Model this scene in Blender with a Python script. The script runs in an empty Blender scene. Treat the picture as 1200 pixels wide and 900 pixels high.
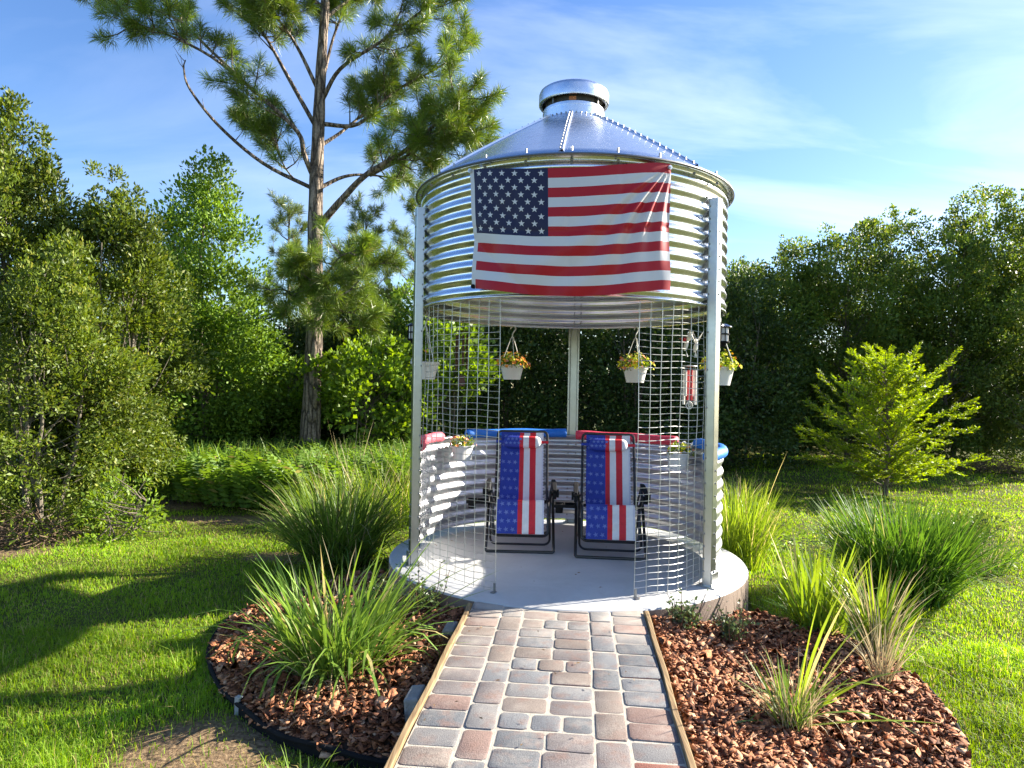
import bpy, math, random
import numpy as np
from mathutils import Vector, Matrix, Quaternion

random.seed(7)
RNG = np.random.default_rng(7)
R_ = math.radians
PI = math.pi
SC = bpy.context.scene
COL = SC.collection

# ------------------------------------------------------------------ camera
EYE = 1.587                      # metres above the painted floor (z = 0)
FPX = 797.0
cam_d = bpy.data.cameras.new('camera')
cam = bpy.data.objects.new('camera', cam_d)
COL.objects.link(cam)
cam_d.sensor_fit = 'HORIZONTAL'
cam_d.sensor_width = 36.0
cam_d.lens = FPX / 1200 * 36.0
cam_d.clip_start = 0.05
cam_d.clip_end = 2000
cam.matrix_world = Matrix.Translation((0, 0, EYE)) @ Matrix.Rotation(R_(90.14), 4, 'X') @ Matrix.Rotation(R_(1.1), 4, 'Z')
SC.camera = cam

# ------------------------------------------------------------------ light
SUN_AZ = 70.0                    # degrees from +Y towards +X
SUN_EL = 25.5
w = bpy.data.worlds.new('World')
SC.world = w
w.use_nodes = True
nt = w.node_tree
bgn = nt.nodes['Background']
sky = nt.nodes.new('ShaderNodeTexSky')
sky.sky_type = 'NISHITA'
sky.sun_disc = False
sky.sun_elevation = R_(SUN_EL)
sky.sun_rotation = R_(SUN_AZ)
sky.air_density = 1.0
sky.dust_density = 0.35
sky.ozone_density = 2.0
hs = nt.nodes.new('ShaderNodeHueSaturation')
hs.inputs['Saturation'].default_value = 1.22
hs.inputs['Value'].default_value = 1.0
hs.inputs['Hue'].default_value = 0.511
nt.links.new(sky.outputs[0], hs.inputs['Color'])
tc = nt.nodes.new('ShaderNodeTexCoord')
sep = nt.nodes.new('ShaderNodeSeparateXYZ')
nt.links.new(tc.outputs['Generated'], sep.inputs[0])
addz = nt.nodes.new('ShaderNodeMath'); addz.operation = 'ADD'; addz.inputs[1].default_value = 0.22
nt.links.new(sep.outputs['Z'], addz.inputs[0])
dvx = nt.nodes.new('ShaderNodeMath'); dvx.operation = 'DIVIDE'
dvy = nt.nodes.new('ShaderNodeMath'); dvy.operation = 'DIVIDE'
nt.links.new(sep.outputs['X'], dvx.inputs[0]); nt.links.new(addz.outputs[0], dvx.inputs[1])
nt.links.new(sep.outputs['Y'], dvy.inputs[0]); nt.links.new(addz.outputs[0], dvy.inputs[1])
cmb = nt.nodes.new('ShaderNodeCombineXYZ')
nt.links.new(dvx.outputs[0], cmb.inputs[0]); nt.links.new(dvy.outputs[0], cmb.inputs[1])
mp = nt.nodes.new('ShaderNodeMapping')
mp.inputs['Rotation'].default_value = (0, 0, R_(28))
mp.inputs['Scale'].default_value = (0.9, 2.6, 1)
mp.inputs['Location'].default_value = (0.7, 0.2, 0)
nt.links.new(cmb.outputs[0], mp.inputs[0])
cn = nt.nodes.new('ShaderNodeTexNoise')
cn.inputs['Scale'].default_value = 0.8
cn.inputs['Detail'].default_value = 7
cn.inputs['Roughness'].default_value = 0.55
cn.inputs['Distortion'].default_value = 0.5
nt.links.new(mp.outputs[0], cn.inputs['Vector'])
cr = nt.nodes.new('ShaderNodeValToRGB')
cr.color_ramp.elements[0].position = 0.46; cr.color_ramp.elements[0].color = (0, 0, 0, 1)
cr.color_ramp.elements[1].position = 0.86; cr.color_ramp.elements[1].color = (0.55, 0.55, 0.55, 1)
nt.links.new(cn.outputs['Fac'], cr.inputs[0])
mixc = nt.nodes.new('ShaderNodeMixRGB')
mixc.inputs[2].default_value = (6.6, 7.2, 8.2, 1)
side = nt.nodes.new('ShaderNodeMapRange'); side.inputs[1].default_value = -0.45; side.inputs[2].default_value = 0.1; side.inputs[3].default_value = 0.3; side.inputs[4].default_value = 1.15
nt.links.new(sep.outputs['X'], side.inputs[0])
cmul = nt.nodes.new('ShaderNodeMath'); cmul.operation = 'MULTIPLY'
nt.links.new(cr.outputs[0], cmul.inputs[0]); nt.links.new(side.outputs[0], cmul.inputs[1])
nt.links.new(cmul.outputs[0], mixc.inputs[0])
nt.links.new(hs.outputs[0], mixc.inputs[1])
nt.links.new(mixc.outputs[0], bgn.inputs[0])
bgn.inputs[1].default_value = 0.072

sun_dir = Vector((math.sin(R_(SUN_AZ)) * math.cos(R_(SUN_EL)), math.cos(R_(SUN_AZ)) * math.cos(R_(SUN_EL)), math.sin(R_(SUN_EL))))
sd = bpy.data.lights.new('sun', 'SUN')
sun = bpy.data.objects.new('sun', sd)
COL.objects.link(sun)
sd.energy = 5.0
sd.angle = R_(0.5)
sd.color = (1.0, 0.92, 0.79)
sun.rotation_euler = sun_dir.to_track_quat('Z', 'Y').to_euler()
sun.location = (20, 12, 15)

SC.view_settings.view_transform = 'Standard'
SC.view_settings.look = 'None'
SC.view_settings.exposure = 1.9
SC.view_settings.gamma = 1
SC.view_settings.use_curve_mapping = False
SC.cycles.use_denoising = True
SC.cycles.max_bounces = 8
SC.cycles.diffuse_bounces = 3
SC.cycles.glossy_bounces = 4
SC.cycles.transmission_bounces = 4
SC.cycles.transparent_max_bounces = 8
SC.cycles.blur_glossy = 1.0
SC.cycles.sample_clamp_indirect = 6.0

def at(px, py, d):
    """point of the place that lies d metres ahead along the bearing of a photo pixel"""
    r = R_(1.1); u = px - 600; v = py - 450
    U = u * math.cos(r) + v * math.sin(r); V = -u * math.sin(r) + v * math.cos(r) - 2
    return Vector((U / FPX * d, d, EYE - V * d / FPX))

# ------------------------------------------------------------------ materials
MATS = {}
def mat(name, col=(0.5, 0.5, 0.5), rough=0.5, metal=0.0, spec=0.5, noise=0.0, nscale=8.0, bump=0.0, bscale=60.0, sheen=0.0, coat=0.0):
    if name in MATS: return MATS[name]
    m = bpy.data.materials.new(name); m.use_nodes = True
    t = m.node_tree; p = t.nodes['Principled BSDF']
    p.inputs['Base Color'].default_value = (*col, 1)
    p.inputs['Roughness'].default_value = rough
    p.inputs['Metallic'].default_value = metal
    p.inputs['Specular IOR Level'].default_value = spec
    if coat: p.inputs['Coat Weight'].default_value = coat
    if noise or bump:
        co = t.nodes.new('ShaderNodeTexCoord')
    if noise:
        n = t.nodes.new('ShaderNodeTexNoise'); n.inputs['Scale'].default_value = nscale; n.inputs['Detail'].default_value = 6
        t.links.new(co.outputs['Object'], n.inputs['Vector'])
        mr = t.nodes.new('ShaderNodeMapRange'); mr.inputs[1].default_value = 0.25; mr.inputs[2].default_value = 0.75
        mr.inputs[3].default_value = 1 - noise; mr.inputs[4].default_value = 1 + noise
        t.links.new(n.outputs['Fac'], mr.inputs[0])
        hsv = t.nodes.new('ShaderNodeHueSaturation'); hsv.inputs['Color'].default_value = (*col, 1)
        t.links.new(mr.outputs[0], hsv.inputs['Value'])
        t.links.new(hsv.outputs[0], p.inputs['Base Color'])
    if bump:
        n2 = t.nodes.new('ShaderNodeTexNoise'); n2.inputs['Scale'].default_value = bscale; n2.inputs['Detail'].default_value = 4
        t.links.new(co.outputs['Object'], n2.inputs['Vector'])
        b = t.nodes.new('ShaderNodeBump'); b.inputs['Strength'].default_value = bump; b.inputs['Distance'].default_value = 0.02
        t.links.new(n2.outputs['Fac'], b.inputs['Height'])
        t.links.new(b.outputs[0], p.inputs['Normal'])
    MATS[name] = m
    return m

def leaf_mat(name, c1, c2, transl=0.35, rough=0.5, spec=0.35, c3=None, c3frac=0.0, clump=0.7, tcol=None, tval=1.5):
    """leaves: colour varies from leaf to leaf and from clump to clump; some light passes through"""
    if name in MATS: return MATS[name]
    m = bpy.data.materials.new(name); m.use_nodes = True
    t = m.node_tree; p = t.nodes['Principled BSDF']; out = t.nodes['Material Output']
    g = t.nodes.new('ShaderNodeNewGeometry')
    ramp = t.nodes.new('ShaderNodeValToRGB')
    ramp.color_ramp.elements[0].position = 0.0; ramp.color_ramp.elements[0].color = (*c1, 1)
    ramp.color_ramp.elements[1].position = 1.0 - c3frac if c3 else 1.0; ramp.color_ramp.elements[1].color = (*c2, 1)
    if c3:
        e = ramp.color_ramp.elements.new(min(1.0, 1.0 - c3frac + 0.01)); e.color = (*c3, 1)
    t.links.new(g.outputs['Random Per Island'], ramp.inputs[0])
    co = t.nodes.new('ShaderNodeTexCoord')
    n = t.nodes.new('ShaderNodeTexNoise'); n.inputs['Scale'].default_value = clump; n.inputs['Detail'].default_value = 3
    t.links.new(co.outputs['Object'], n.inputs['Vector'])
    mr = t.nodes.new('ShaderNodeMapRange'); mr.inputs[1].default_value = 0.3; mr.inputs[2].default_value = 0.7
    mr.inputs[3].default_value = 0.68; mr.inputs[4].default_value = 1.42
    t.links.new(n.outputs['Fac'], mr.inputs[0])
    hsv = t.nodes.new('ShaderNodeHueSaturation')
    t.links.new(ramp.outputs[0], hsv.inputs['Color']); t.links.new(mr.outputs[0], hsv.inputs['Value'])
    t.links.new(hsv.outputs[0], p.inputs['Base Color'])
    p.inputs['Roughness'].default_value = rough; p.inputs['Specular IOR Level'].default_value = spec
    tr = t.nodes.new('ShaderNodeBsdfTranslucent')
    h2 = t.nodes.new('ShaderNodeHueSaturation'); h2.inputs['Hue'].default_value = 0.485; h2.inputs['Saturation'].default_value = 1.1; h2.inputs['Value'].default_value = tval
    t.links.new(hsv.outputs[0], h2.inputs['Color']); t.links.new(h2.outputs[0], tr.inputs['Color'])
    mx = t.nodes.new('ShaderNodeMixShader'); mx.inputs[0].default_value = transl
    t.links.new(p.outputs[0], mx.inputs[1]); t.links.new(tr.outputs[0], mx.inputs[2])
    t.links.new(mx.outputs[0], out.inputs['Surface'])
    MATS[name] = m
    return m

def galv(name, base=(0.78, 0.80, 0.82), r0=0.16, r1=0.34, vs=70.0):
    """galvanised steel with spangle"""
    if name in MATS: return MATS[name]
    m = bpy.data.materials.new(name); m.use_nodes = True
    t = m.node_tree; p = t.nodes['Principled BSDF']
    p.inputs['Metallic'].default_value = 1.0
    co = t.nodes.new('ShaderNodeTexCoord')
    v = t.nodes.new('ShaderNodeTexVoronoi'); v.inputs['Scale'].default_value = vs
    t.links.new(co.outputs['Object'], v.inputs['Vector'])
    sp = t.nodes.new('ShaderNodeSeparateColor'); t.links.new(v.outputs['Color'], sp.inputs[0])
    mr = t.nodes.new('ShaderNodeMapRange'); mr.inputs[3].default_value = r0; mr.inputs[4].default_value = r1
    t.links.new(sp.outputs[0], mr.inputs[0]); t.links.new(mr.outputs[0], p.inputs['Roughness'])
    n = t.nodes.new('ShaderNodeTexNoise'); n.inputs['Scale'].default_value = 5; n.inputs['Detail'].default_value = 6
    t.links.new(co.outputs['Object'], n.inputs['Vector'])
    ad = t.nodes.new('ShaderNodeMath'); ad.operation = 'MULTIPLY_ADD'; ad.inputs[1].default_value = 0.05
    t.links.new(sp.outputs[1], ad.inputs[0]); 
    m2 = t.nodes.new('ShaderNodeMapRange'); m2.inputs[1].default_value = 0.3; m2.inputs[2].default_value = 0.7; m2.inputs[3].default_value = 0.90; m2.inputs[4].default_value = 1.0
    t.links.new(n.outputs['Fac'], m2.inputs[0]); t.links.new(m2.outputs[0], ad.inputs[2])
    h = t.nodes.new('ShaderNodeHueSaturation'); h.inputs['Color'].default_value = (*base, 1)
    t.links.new(ad.outputs[0], h.inputs['Value']); t.links.new(h.outputs[0], p.inputs['Base Color'])
    b = t.nodes.new('ShaderNodeBump'); b.inputs['Strength'].default_value = 0.10; b.inputs['Distance'].default_value = 0.02
    n3 = t.nodes.new('ShaderNodeTexNoise'); n3.inputs['Scale'].default_value = 4.5; n3.inputs['Detail'].default_value = 2
    t.links.new(co.outputs['Object'], n3.inputs['Vector'])
    t.links.new(n3.outputs['Fac'], b.inputs['Height']); t.links.new(b.outputs[0], p.inputs['Normal'])
    MATS[name] = m
    return m

# ------------------------------------------------------------------ mesh helpers
def link_mesh(name, me, mats, parent=None):
    o = bpy.data.objects.new(name, me)
    COL.objects.link(o)
    for m in (mats if isinstance(mats, (list, tuple)) else [mats]): me.materials.append(m)
    if parent: o.parent = parent
    return o

def np_mesh(name, V, F, mats, parent=None, smooth=False, midx=None):
    V = np.asarray(V, dtype=np.float32); F = np.asarray(F, dtype=np.int32)
    me = bpy.data.meshes.new(name)
    me.vertices.add(len(V)); me.vertices.foreach_set('co', V.ravel())
    k = F.shape[1]; m = len(F)
    me.loops.add(m * k); me.loops.foreach_set('vertex_index', F.ravel())
    me.polygons.add(m); me.polygons.foreach_set('loop_start', np.arange(0, m * k, k, dtype=np.int32))
    if smooth: me.polygons.foreach_set('use_smooth', np.ones(m, dtype=bool))
    if midx is not None: me.polygons.foreach_set('material_index', np.asarray(midx, dtype=np.int32))
    me.update(calc_edges=True)
    return link_mesh(name, me, mats, parent)

class MB:
    """collects shapes, then links them as one mesh"""
    def __init__(s): s.v = []; s.f = []; s.m = []
    def add(s, V, F, mi=0):
        o = len(s.v); s.v += [tuple(p) for p in V]
        for f in F: s.f.append(tuple(i + o for i in f)); s.m.append(mi)
    def box(s, c, size, rot=None, mi=0, taper=1.0):
        hx, hy, hz = (q / 2 for q in size); V = []
        for z in (-hz, hz):
            k = taper if z > 0 else 1.0
            for x, y in ((-hx, -hy), (hx, -hy), (hx, hy), (-hx, hy)):
                p = Vector((x * k, y * k, z))
                if rot is not None: p = rot @ p
                V.append(p + Vector(c))
        s.add(V, [(3, 2, 1, 0), (4, 5, 6, 7), (0, 1, 5, 4), (1, 2, 6, 5), (2, 3, 7, 6), (3, 0, 4, 7)], mi)
    def tube(s, pts, r, n=8, mi=0, closed=False, caps=True):
        P = [Vector(p) for p in pts]; k = len(P); V = []; F = []
        rr = r if isinstance(r, (list, tuple)) else [r] * k
        prev = None
        for i in range(k):
            if closed: d = P[(i + 1) % k] - P[i - 1]
            else: d = P[min(i + 1, k - 1)] - P[max(i - 1, 0)]
            if d.length < 1e-9: d = Vector((0, 0, 1))
            d.normalize()
            if prev is None:
                a = d.orthogonal().normalized()
            else:
                a = prev - d * prev.dot(d)
                a = a.normalized() if a.length > 1e-6 else d.orthogonal().normalized()
            prev = a; b = d.cross(a)
            for j in range(n):
                t = 2 * PI * j / n
                V.append(P[i] + (a * math.cos(t) + b * math.sin(t)) * rr[i])
        for i in range(k if closed else k - 1):
            i2 = (i + 1) % k
            for j in range(n):
                j2 = (j + 1) % n
                F.append((i * n + j, i * n + j2, i2 * n + j2, i2 * n + j))
        if not closed and caps:
            F.append(tuple(range(n - 1, -1, -1))); F.append(tuple((k - 1) * n + j for j in range(n)))
        s.add(V, F, mi)
    def lathe(s, prof, n=32, c=(0, 0, 0), a0=0.0, a1=2 * PI, mi=0, cap0=False, cap1=False, sx=1.0, sy=1.0):
        full = abs(a1 - a0 - 2 * PI) < 1e-6; k = len(prof); V = []; F = []
        na = n if full else n + 1
        for j in range(na):
            t = a0 + (a1 - a0) * j / n
            for r, z in prof: V.append((c[0] + r * math.cos(t) * sx, c[1] + r * math.sin(t) * sy, c[2] + z))
        for j in range(n):
            j2 = (j + 1) % na
            for i in range(k - 1): F.append((j * k + i, j2 * k + i, j2 * k + i + 1, j * k + i + 1))
        if full and cap0: F.append(tuple(j * k for j in range(n - 1, -1, -1)))
        if full and cap1: F.append(tuple(j * k + k - 1 for j in range(n)))
        s.add(V, F, mi)
    def ball(s, c, r, n=8, mi=0, sc=(1, 1, 1), rot=None):
        m = max(4, n // 2 + 1); V = []; F = []
        for i in range(m + 1):
            ph = PI * i / m
            for j in range(n):
                t = 2 * PI * j / n
                p = Vector((r * sc[0] * math.sin(ph) * math.cos(t), r * sc[1] * math.sin(ph) * math.sin(t), r * sc[2] * math.cos(ph)))
                if rot is not None: p = rot @ p
                V.append(p + Vector(c))
        for i in range(m):
            for j in range(n):
                F.append((i * n + j, (i + 1) * n + j, (i + 1) * n + (j + 1) % n, i * n + (j + 1) % n))
        s.add(V, F, mi)
    def build(s, name, mats, parent=None, smooth=True, angle=40):
        me = bpy.data.meshes.new(name)
        me.from_pydata(s.v, [], s.f)
        me.polygons.foreach_set('material_index', s.m)
        if smooth:
            me.polygons.foreach_set('use_smooth', [True] * len(s.f))
        me.update()
        if smooth: me.set_sharp_from_angle(angle=R_(angle))
        return link_mesh(name, me, mats, parent)

def tag(o, label=None, cat=None, group=None, kind=None):
    if label: o['label'] = label
    if cat: o['category'] = cat
    if group: o['group'] = group
    if kind: o['kind'] = kind
    return o

def empty(name, loc, rz=0.0, label=None, cat=None, group=None):
    o = bpy.data.objects.new(name, None); COL.objects.link(o)
    o.empty_display_size = 0.1
    o.location = loc; o.rotation_euler = (0, 0, rz)
    return tag(o, label, cat, group)

def copy_tree(o, parent=None):
    c = o.copy(); COL.objects.link(c)
    if parent: c.parent = parent
    for ch in list(o.children): copy_tree(ch, c)
    return c

def bez(pts, n=8):
    """smooth polyline through pts (Catmull-Rom)"""
    P = [Vector(p) for p in pts]; out = []
    Q = [P[0] * 2 - P[1]] + P + [P[-1] * 2 - P[-2]]
    for i in range(1, len(Q) - 2):
        p0, p1, p2, p3 = Q[i - 1:i + 3]
        for k in range(n):
            t = k / n
            out.append(0.5 * ((2 * p1) + (p2 - p0) * t + (2 * p0 - 5 * p1 + 4 * p2 - p3) * t * t + (3 * p1 - p0 - 3 * p2 + p3) * t ** 3))
    out.append(P[-1]); return out

def fillet(pts, r, n=5, closed=False):
    """polyline with rounded corners"""
    P = [Vector(p) for p in pts]; out = []; k = len(P)
    for i in range(k):
        if not closed and i in (0, k - 1): out.append(P[i]); continue
        a, b, c = P[i - 1], P[i], P[(i + 1) % k]
        d1 = (a - b); d2 = (c - b)
        q = min(r, d1.length * 0.45, d2.length * 0.45)
        s, e = b + d1.normalized() * q, b + d2.normalized() * q
        for j in range(n + 1):
            t = j / n
            out.append(s * (1 - t) ** 2 + b * 2 * t * (1 - t) + e * t * t)
    return out

def unit(n, rng):
    d = rng.normal(size=(n, 3)); return d / np.linalg.norm(d, axis=1, keepdims=True)

def leaf_quads(C, D, L, W, rng, cup=0.15):
    """one folded four-point leaf at each C along D"""
    n = len(C)
    S = np.cross(D, unit(n, rng)); S /= np.linalg.norm(S, axis=1, keepdims=True) + 1e-9
    N = np.cross(S, D)
    L = np.broadcast_to(np.asarray(L, dtype=float), (n,))[:, None]; W = np.broadcast_to(np.asarray(W, dtype=float), (n,))[:, None]
    V = np.empty((n, 4, 3))
    V[:, 0] = C
    V[:, 1] = C + D * L * 0.5 + S * W * 0.5 + N * L * cup
    V[:, 2] = C + D * L
    V[:, 3] = C + D * L * 0.5 - S * W * 0.5 + N * L * cup
    F = np.arange(n * 4).reshape(n, 4)
    return V.reshape(-1, 3), F

# ------------------------------------------------------------------ layout
GC = Vector((0.537, 6.48, 0.0))         # centre of the gazebo
RAD = 1.415                             # radius of the corrugated sheet
PA = R_(5.6)
PT = Vector((-math.sin(PA), -math.cos(PA), 0))    # along the path, away from the gazebo
PL = Vector((math.cos(PA), -math.sin(PA), 0))     # across the path
POFF = -0.026
def path_pt(s, l, z=0.0): return GC + PT * s + PL * (l + POFF) + Vector((0, 0, z))
def path_sl(X, Y):
    dx = X - GC.x; dy = Y - GC.y
    return dx * PT.x + dy * PT.y, dx * PL.x + dy * PL.y - POFF
LAWN_Z = -0.30
def ground_z(X, Y):
    return LAWN_Z + 0.025 * np.sin(X * 0.7 + 1.3) * np.cos(Y * 0.55) + 0.012 * np.sin(X * 1.9 + Y * 1.3)

BED_L = [(-0.80, 6.7), (-1.55, 6.25), (-2.02, 5.65), (-2.12, 5.06), (-1.98, 4.51), (-1.67, 4.02), (-1.30, 3.63), (-0.92, 3.40), (-0.53, 3.30)] + \
        [tuple(path_pt(3.12, -0.63)[:2]), tuple(path_pt(1.4, -0.63)[:2])]
BED_R = [tuple(path_pt(1.4, 0.63)[:2]), (1.55, 5.75), (1.95, 5.52), (2.25, 5.33), (2.50, 5.06), (2.61, 4.55), (2.58, 4.08), (2.45, 3.68), (2.25, 3.30), (1.95, 2.85), tuple(path_pt(3.9, 0.63)[:2])]
def in_poly(X, Y, poly):
    inside = np.zeros(np.shape(X), dtype=bool)
    n = len(poly)
    for i in range(n):
        x1, y1 = poly[i]; x2, y2 = poly[(i + 1) % n]
        c = ((y1 > Y) != (y2 > Y)) & (X < (x2 - x1) * (Y - y1) / (y2 - y1 + 1e-12) + x1)
        inside ^= c
    return inside
def bed_z(X, Y):
    s, l = path_sl(X, Y)
    d = np.clip((np.abs(l) - 0.68) / 0.75, 0, 1)
    z = -0.090 - 0.135 * d + 0.02 * np.sin(X * 5 + Y * 3) * np.cos(Y * 4 - X)
    # the bark slopes down to meet the edging
    best = np.full(np.shape(X), 9.0)
    for line in (BED_L[1:10], BED_R[1:10]):
        for (ax, ay), (bx, by) in zip(line[:-1], line[1:]):
            ex, ey = bx - ax, by - ay
            t = np.clip(((X - ax) * ex + (Y - ay) * ey) / (ex * ex + ey * ey), 0, 1)
            best = np.minimum(best, np.hypot(X - ax - t * ex, Y - ay - t * ey))
    return np.minimum(z, -0.250 + 0.55 * best)

# ------------------------------------------------------------------ ground
def ground_material():
    m = bpy.data.materials.new('lawn_soil'); m.use_nodes = True
    t = m.node_tree; p = t.nodes['Principled BSDF']; p.inputs['Roughness'].default_value = 0.95; p.inputs['Specular IOR Level'].default_value = 0.1
    co = t.nodes.new('ShaderNodeTexCoord')
    n1 = t.nodes.new('ShaderNodeTexNoise'); n1.inputs['Scale'].default_value = 0.6; n1.inputs['Detail'].default_value = 8
    n2 = t.nodes.new('ShaderNodeTexNoise'); n2.inputs['Scale'].default_value = 22; n2.inputs['Detail'].default_value = 6; n2.inputs['Roughness'].default_value = 0.7
    t.links.new(co.outputs['Object'], n1.inputs['Vector']); t.links.new(co.outputs['Object'], n2.inputs['Vector'])
    r1 = t.nodes.new('ShaderNodeValToRGB')
    r1.color_ramp.elements[0].position = 0.35; r1.color_ramp.elements[0].color = (0.050, 0.070, 0.012, 1)
    r1.color_ramp.elements[1].position = 0.68; r1.color_ramp.elements[1].color = (0.105, 0.110, 0.026, 1)
    t.links.new(n1.outputs['Fac'], r1.inputs[0])
    r2 = t.nodes.new('ShaderNodeValToRGB')
    r2.color_ramp.elements[0].position = 0.3; r2.color_ramp.elements[0].color = (0.05, 0.06, 0.012, 1)
    r2.color_ramp.elements[1].position = 0.75; r2.color_ramp.elements[1].color = (0.14, 0.13, 0.04, 1)
    t.links.new(n2.outputs['Fac'], r2.inputs[0])
    mx = t.nodes.new('ShaderNodeMixRGB'); mx.inputs[0].default_value = 0.5
    t.links.new(r1.outputs[0], mx.inputs[1]); t.links.new(r2.outputs[0], mx.inputs[2])
    # the worn soil patch beside the left bed, a vertex attribute
    a = t.nodes.new('ShaderNodeAttribute'); a.attribute_name = 'bare'
    mu = t.nodes.new('ShaderNodeMath'); mu.operation = 'MULTIPLY_ADD'; mu.inputs[1].default_value = 1.6; mu.inputs[2].default_value = -0.35
    ad = t.nodes.new('ShaderNodeMath'); ad.operation = 'MULTIPLY'; ad.use_clamp = True
    t.links.new(a.outputs['Fac'], mu.inputs[0])
    n3 = t.nodes.new('ShaderNodeMapRange'); n3.inputs[1].default_value = 0.3; n3.inputs[2].default_value = 0.6; n3.inputs[3].default_value = 0.4; n3.inputs[4].default_value = 1.2
    t.links.new(n2.outputs['Fac'], n3.inputs[0])
    t.links.new(mu.outputs[0], ad.inputs[0]); t.links.new(n3.outputs[0], ad.inputs[1])
    r3 = t.nodes.new('ShaderNodeValToRGB')
    r3.color_ramp.elements[0].position = 0.3; r3.color_ramp.elements[0].color = (0.10, 0.062, 0.035, 1)
    r3.color_ramp.elements[1].position = 0.72; r3.color_ramp.elements[1].color = (0.34, 0.24, 0.14, 1)
    n4 = t.nodes.new('ShaderNodeTexNoise'); n4.inputs['Scale'].default_value = 45; n4.inputs['Detail'].default_value = 8
    t.links.new(co.outputs['Object'], n4.inputs['Vector']); t.links.new(n4.outputs['Fac'], r3.inputs[0])
    m3 = t.nodes.new('ShaderNodeMixRGB'); t.links.new(ad.outputs[0], m3.inputs[0]); t.links.new(mx.outputs[0], m3.inputs[1]); t.links.new(r3.outputs[0], m3.inputs[2])
    t.links.new(m3.outputs[0], p.inputs['Base Color'])
    b = t.nodes.new('ShaderNodeBump'); b.inputs['Strength'].default_value = 0.8; b.inputs['Distance'].default_value = 0.04
    t.links.new(n2.outputs['Fac'], b.inputs['Height']); t.links.new(b.outputs[0], p.inputs['Normal'])
    return m

BARE = [(-1.55, 3.45, 0.50, 0.42), (-1.05, 3.05, 0.5, 0.32), (-3.6, 9.3, 1.6, 0.35), (-5.2, 10.4, 0.8, 0.7), (-2.4, 7.3, 0.5, 0.3), (-5.6, 7.6, 0.9, 0.8)]
def bare_amount(X, Y):
    b = np.zeros(np.shape(X))
    for cx, cy, rx, ry in BARE:
        q = ((X - cx) / rx) ** 2 + ((Y - cy) / ry) ** 2
        b = np.maximum(b, np.clip(1.35 - q, 0, 1))
    return b

def build_ground():
    xs = np.concatenate([np.array([-400, -150, -60, -30]), np.arange(-20, 20.01, 0.2), np.array([30, 60, 150, 400])])
    ys = np.concatenate([np.array([-400, -150, -60, -25, -10]), np.arange(-4, 30.01, 0.2), np.array([40, 70, 150, 400])])
    X, Y = np.meshgrid(xs, ys)
    Z = ground_z(X, Y)
    Z = np.where((np.abs(X) > 25) | (Y > 32) | (Y < -8), LAWN_Z, Z)
    V = np.stack([X, Y, Z], -1).reshape(-1, 3)
    nx = len(xs); ny = len(ys)
    i = np.arange(nx * (ny - 1)); i = i[(i % nx) < nx - 1]
    F = np.stack([i, i + 1, i + nx + 1, i + nx], 1)
    o = np_mesh('lawn', V, F, ground_material(), smooth=True)
    at_ = o.data.attributes.new('bare', 'FLOAT', 'POINT')
    at_.data.foreach_set('value', bare_amount(V[:, 0], V[:, 1]).astype(np.float32))
    tag(o, kind='structure')
build_ground()

# grass blades: nobody could count them
def grass_blades(name, X, Y, h, wd, m, rng, lean=0.5, kind='stuff', zf=ground_z):
    n = len(X)
    Z = zf(X, Y) - 0.005
    B = np.stack([X, Y, Z], 1)
    a = rng.uniform(0, 2 * PI, n); la = rng.uniform(0, 1, n) ** 0.8 * lean
    d = np.stack([np.cos(a), np.sin(a), np.zeros(n)], 1)
    f = a + rng.uniform(0.6, 2.5, n)
    sd = np.stack([np.cos(f), np.sin(f), np.zeros(n)], 1)
    up = np.array([0, 0, 1.0])
    hh = h[:, None]; ww = wd[:, None]; l = la[:, None]
    mid = B + up * hh * 0.55 + d * hh * l * 0.35
    tip = B + up * hh * (1 - 0.45 * l) + d * hh * l * 1.15
    V = np.empty((n, 5, 3))
    V[:, 0] = B - sd * ww * 0.5; V[:, 1] = B + sd * ww * 0.5
    V[:, 2] = mid - sd * ww * 0.42; V[:, 3] = mid + sd * ww * 0.42
    V[:, 4] = tip
    o = np.arange(n)[:, None] * 5
    F = np.concatenate([o + np.array([[0, 1, 3]]), o + np.array([[0, 3, 2]]), o + np.array([[2, 3, 4]])], 1).reshape(-1, 3)
    ob = np_mesh(name, V.reshape(-1, 3), F, m)
    return ob

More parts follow.
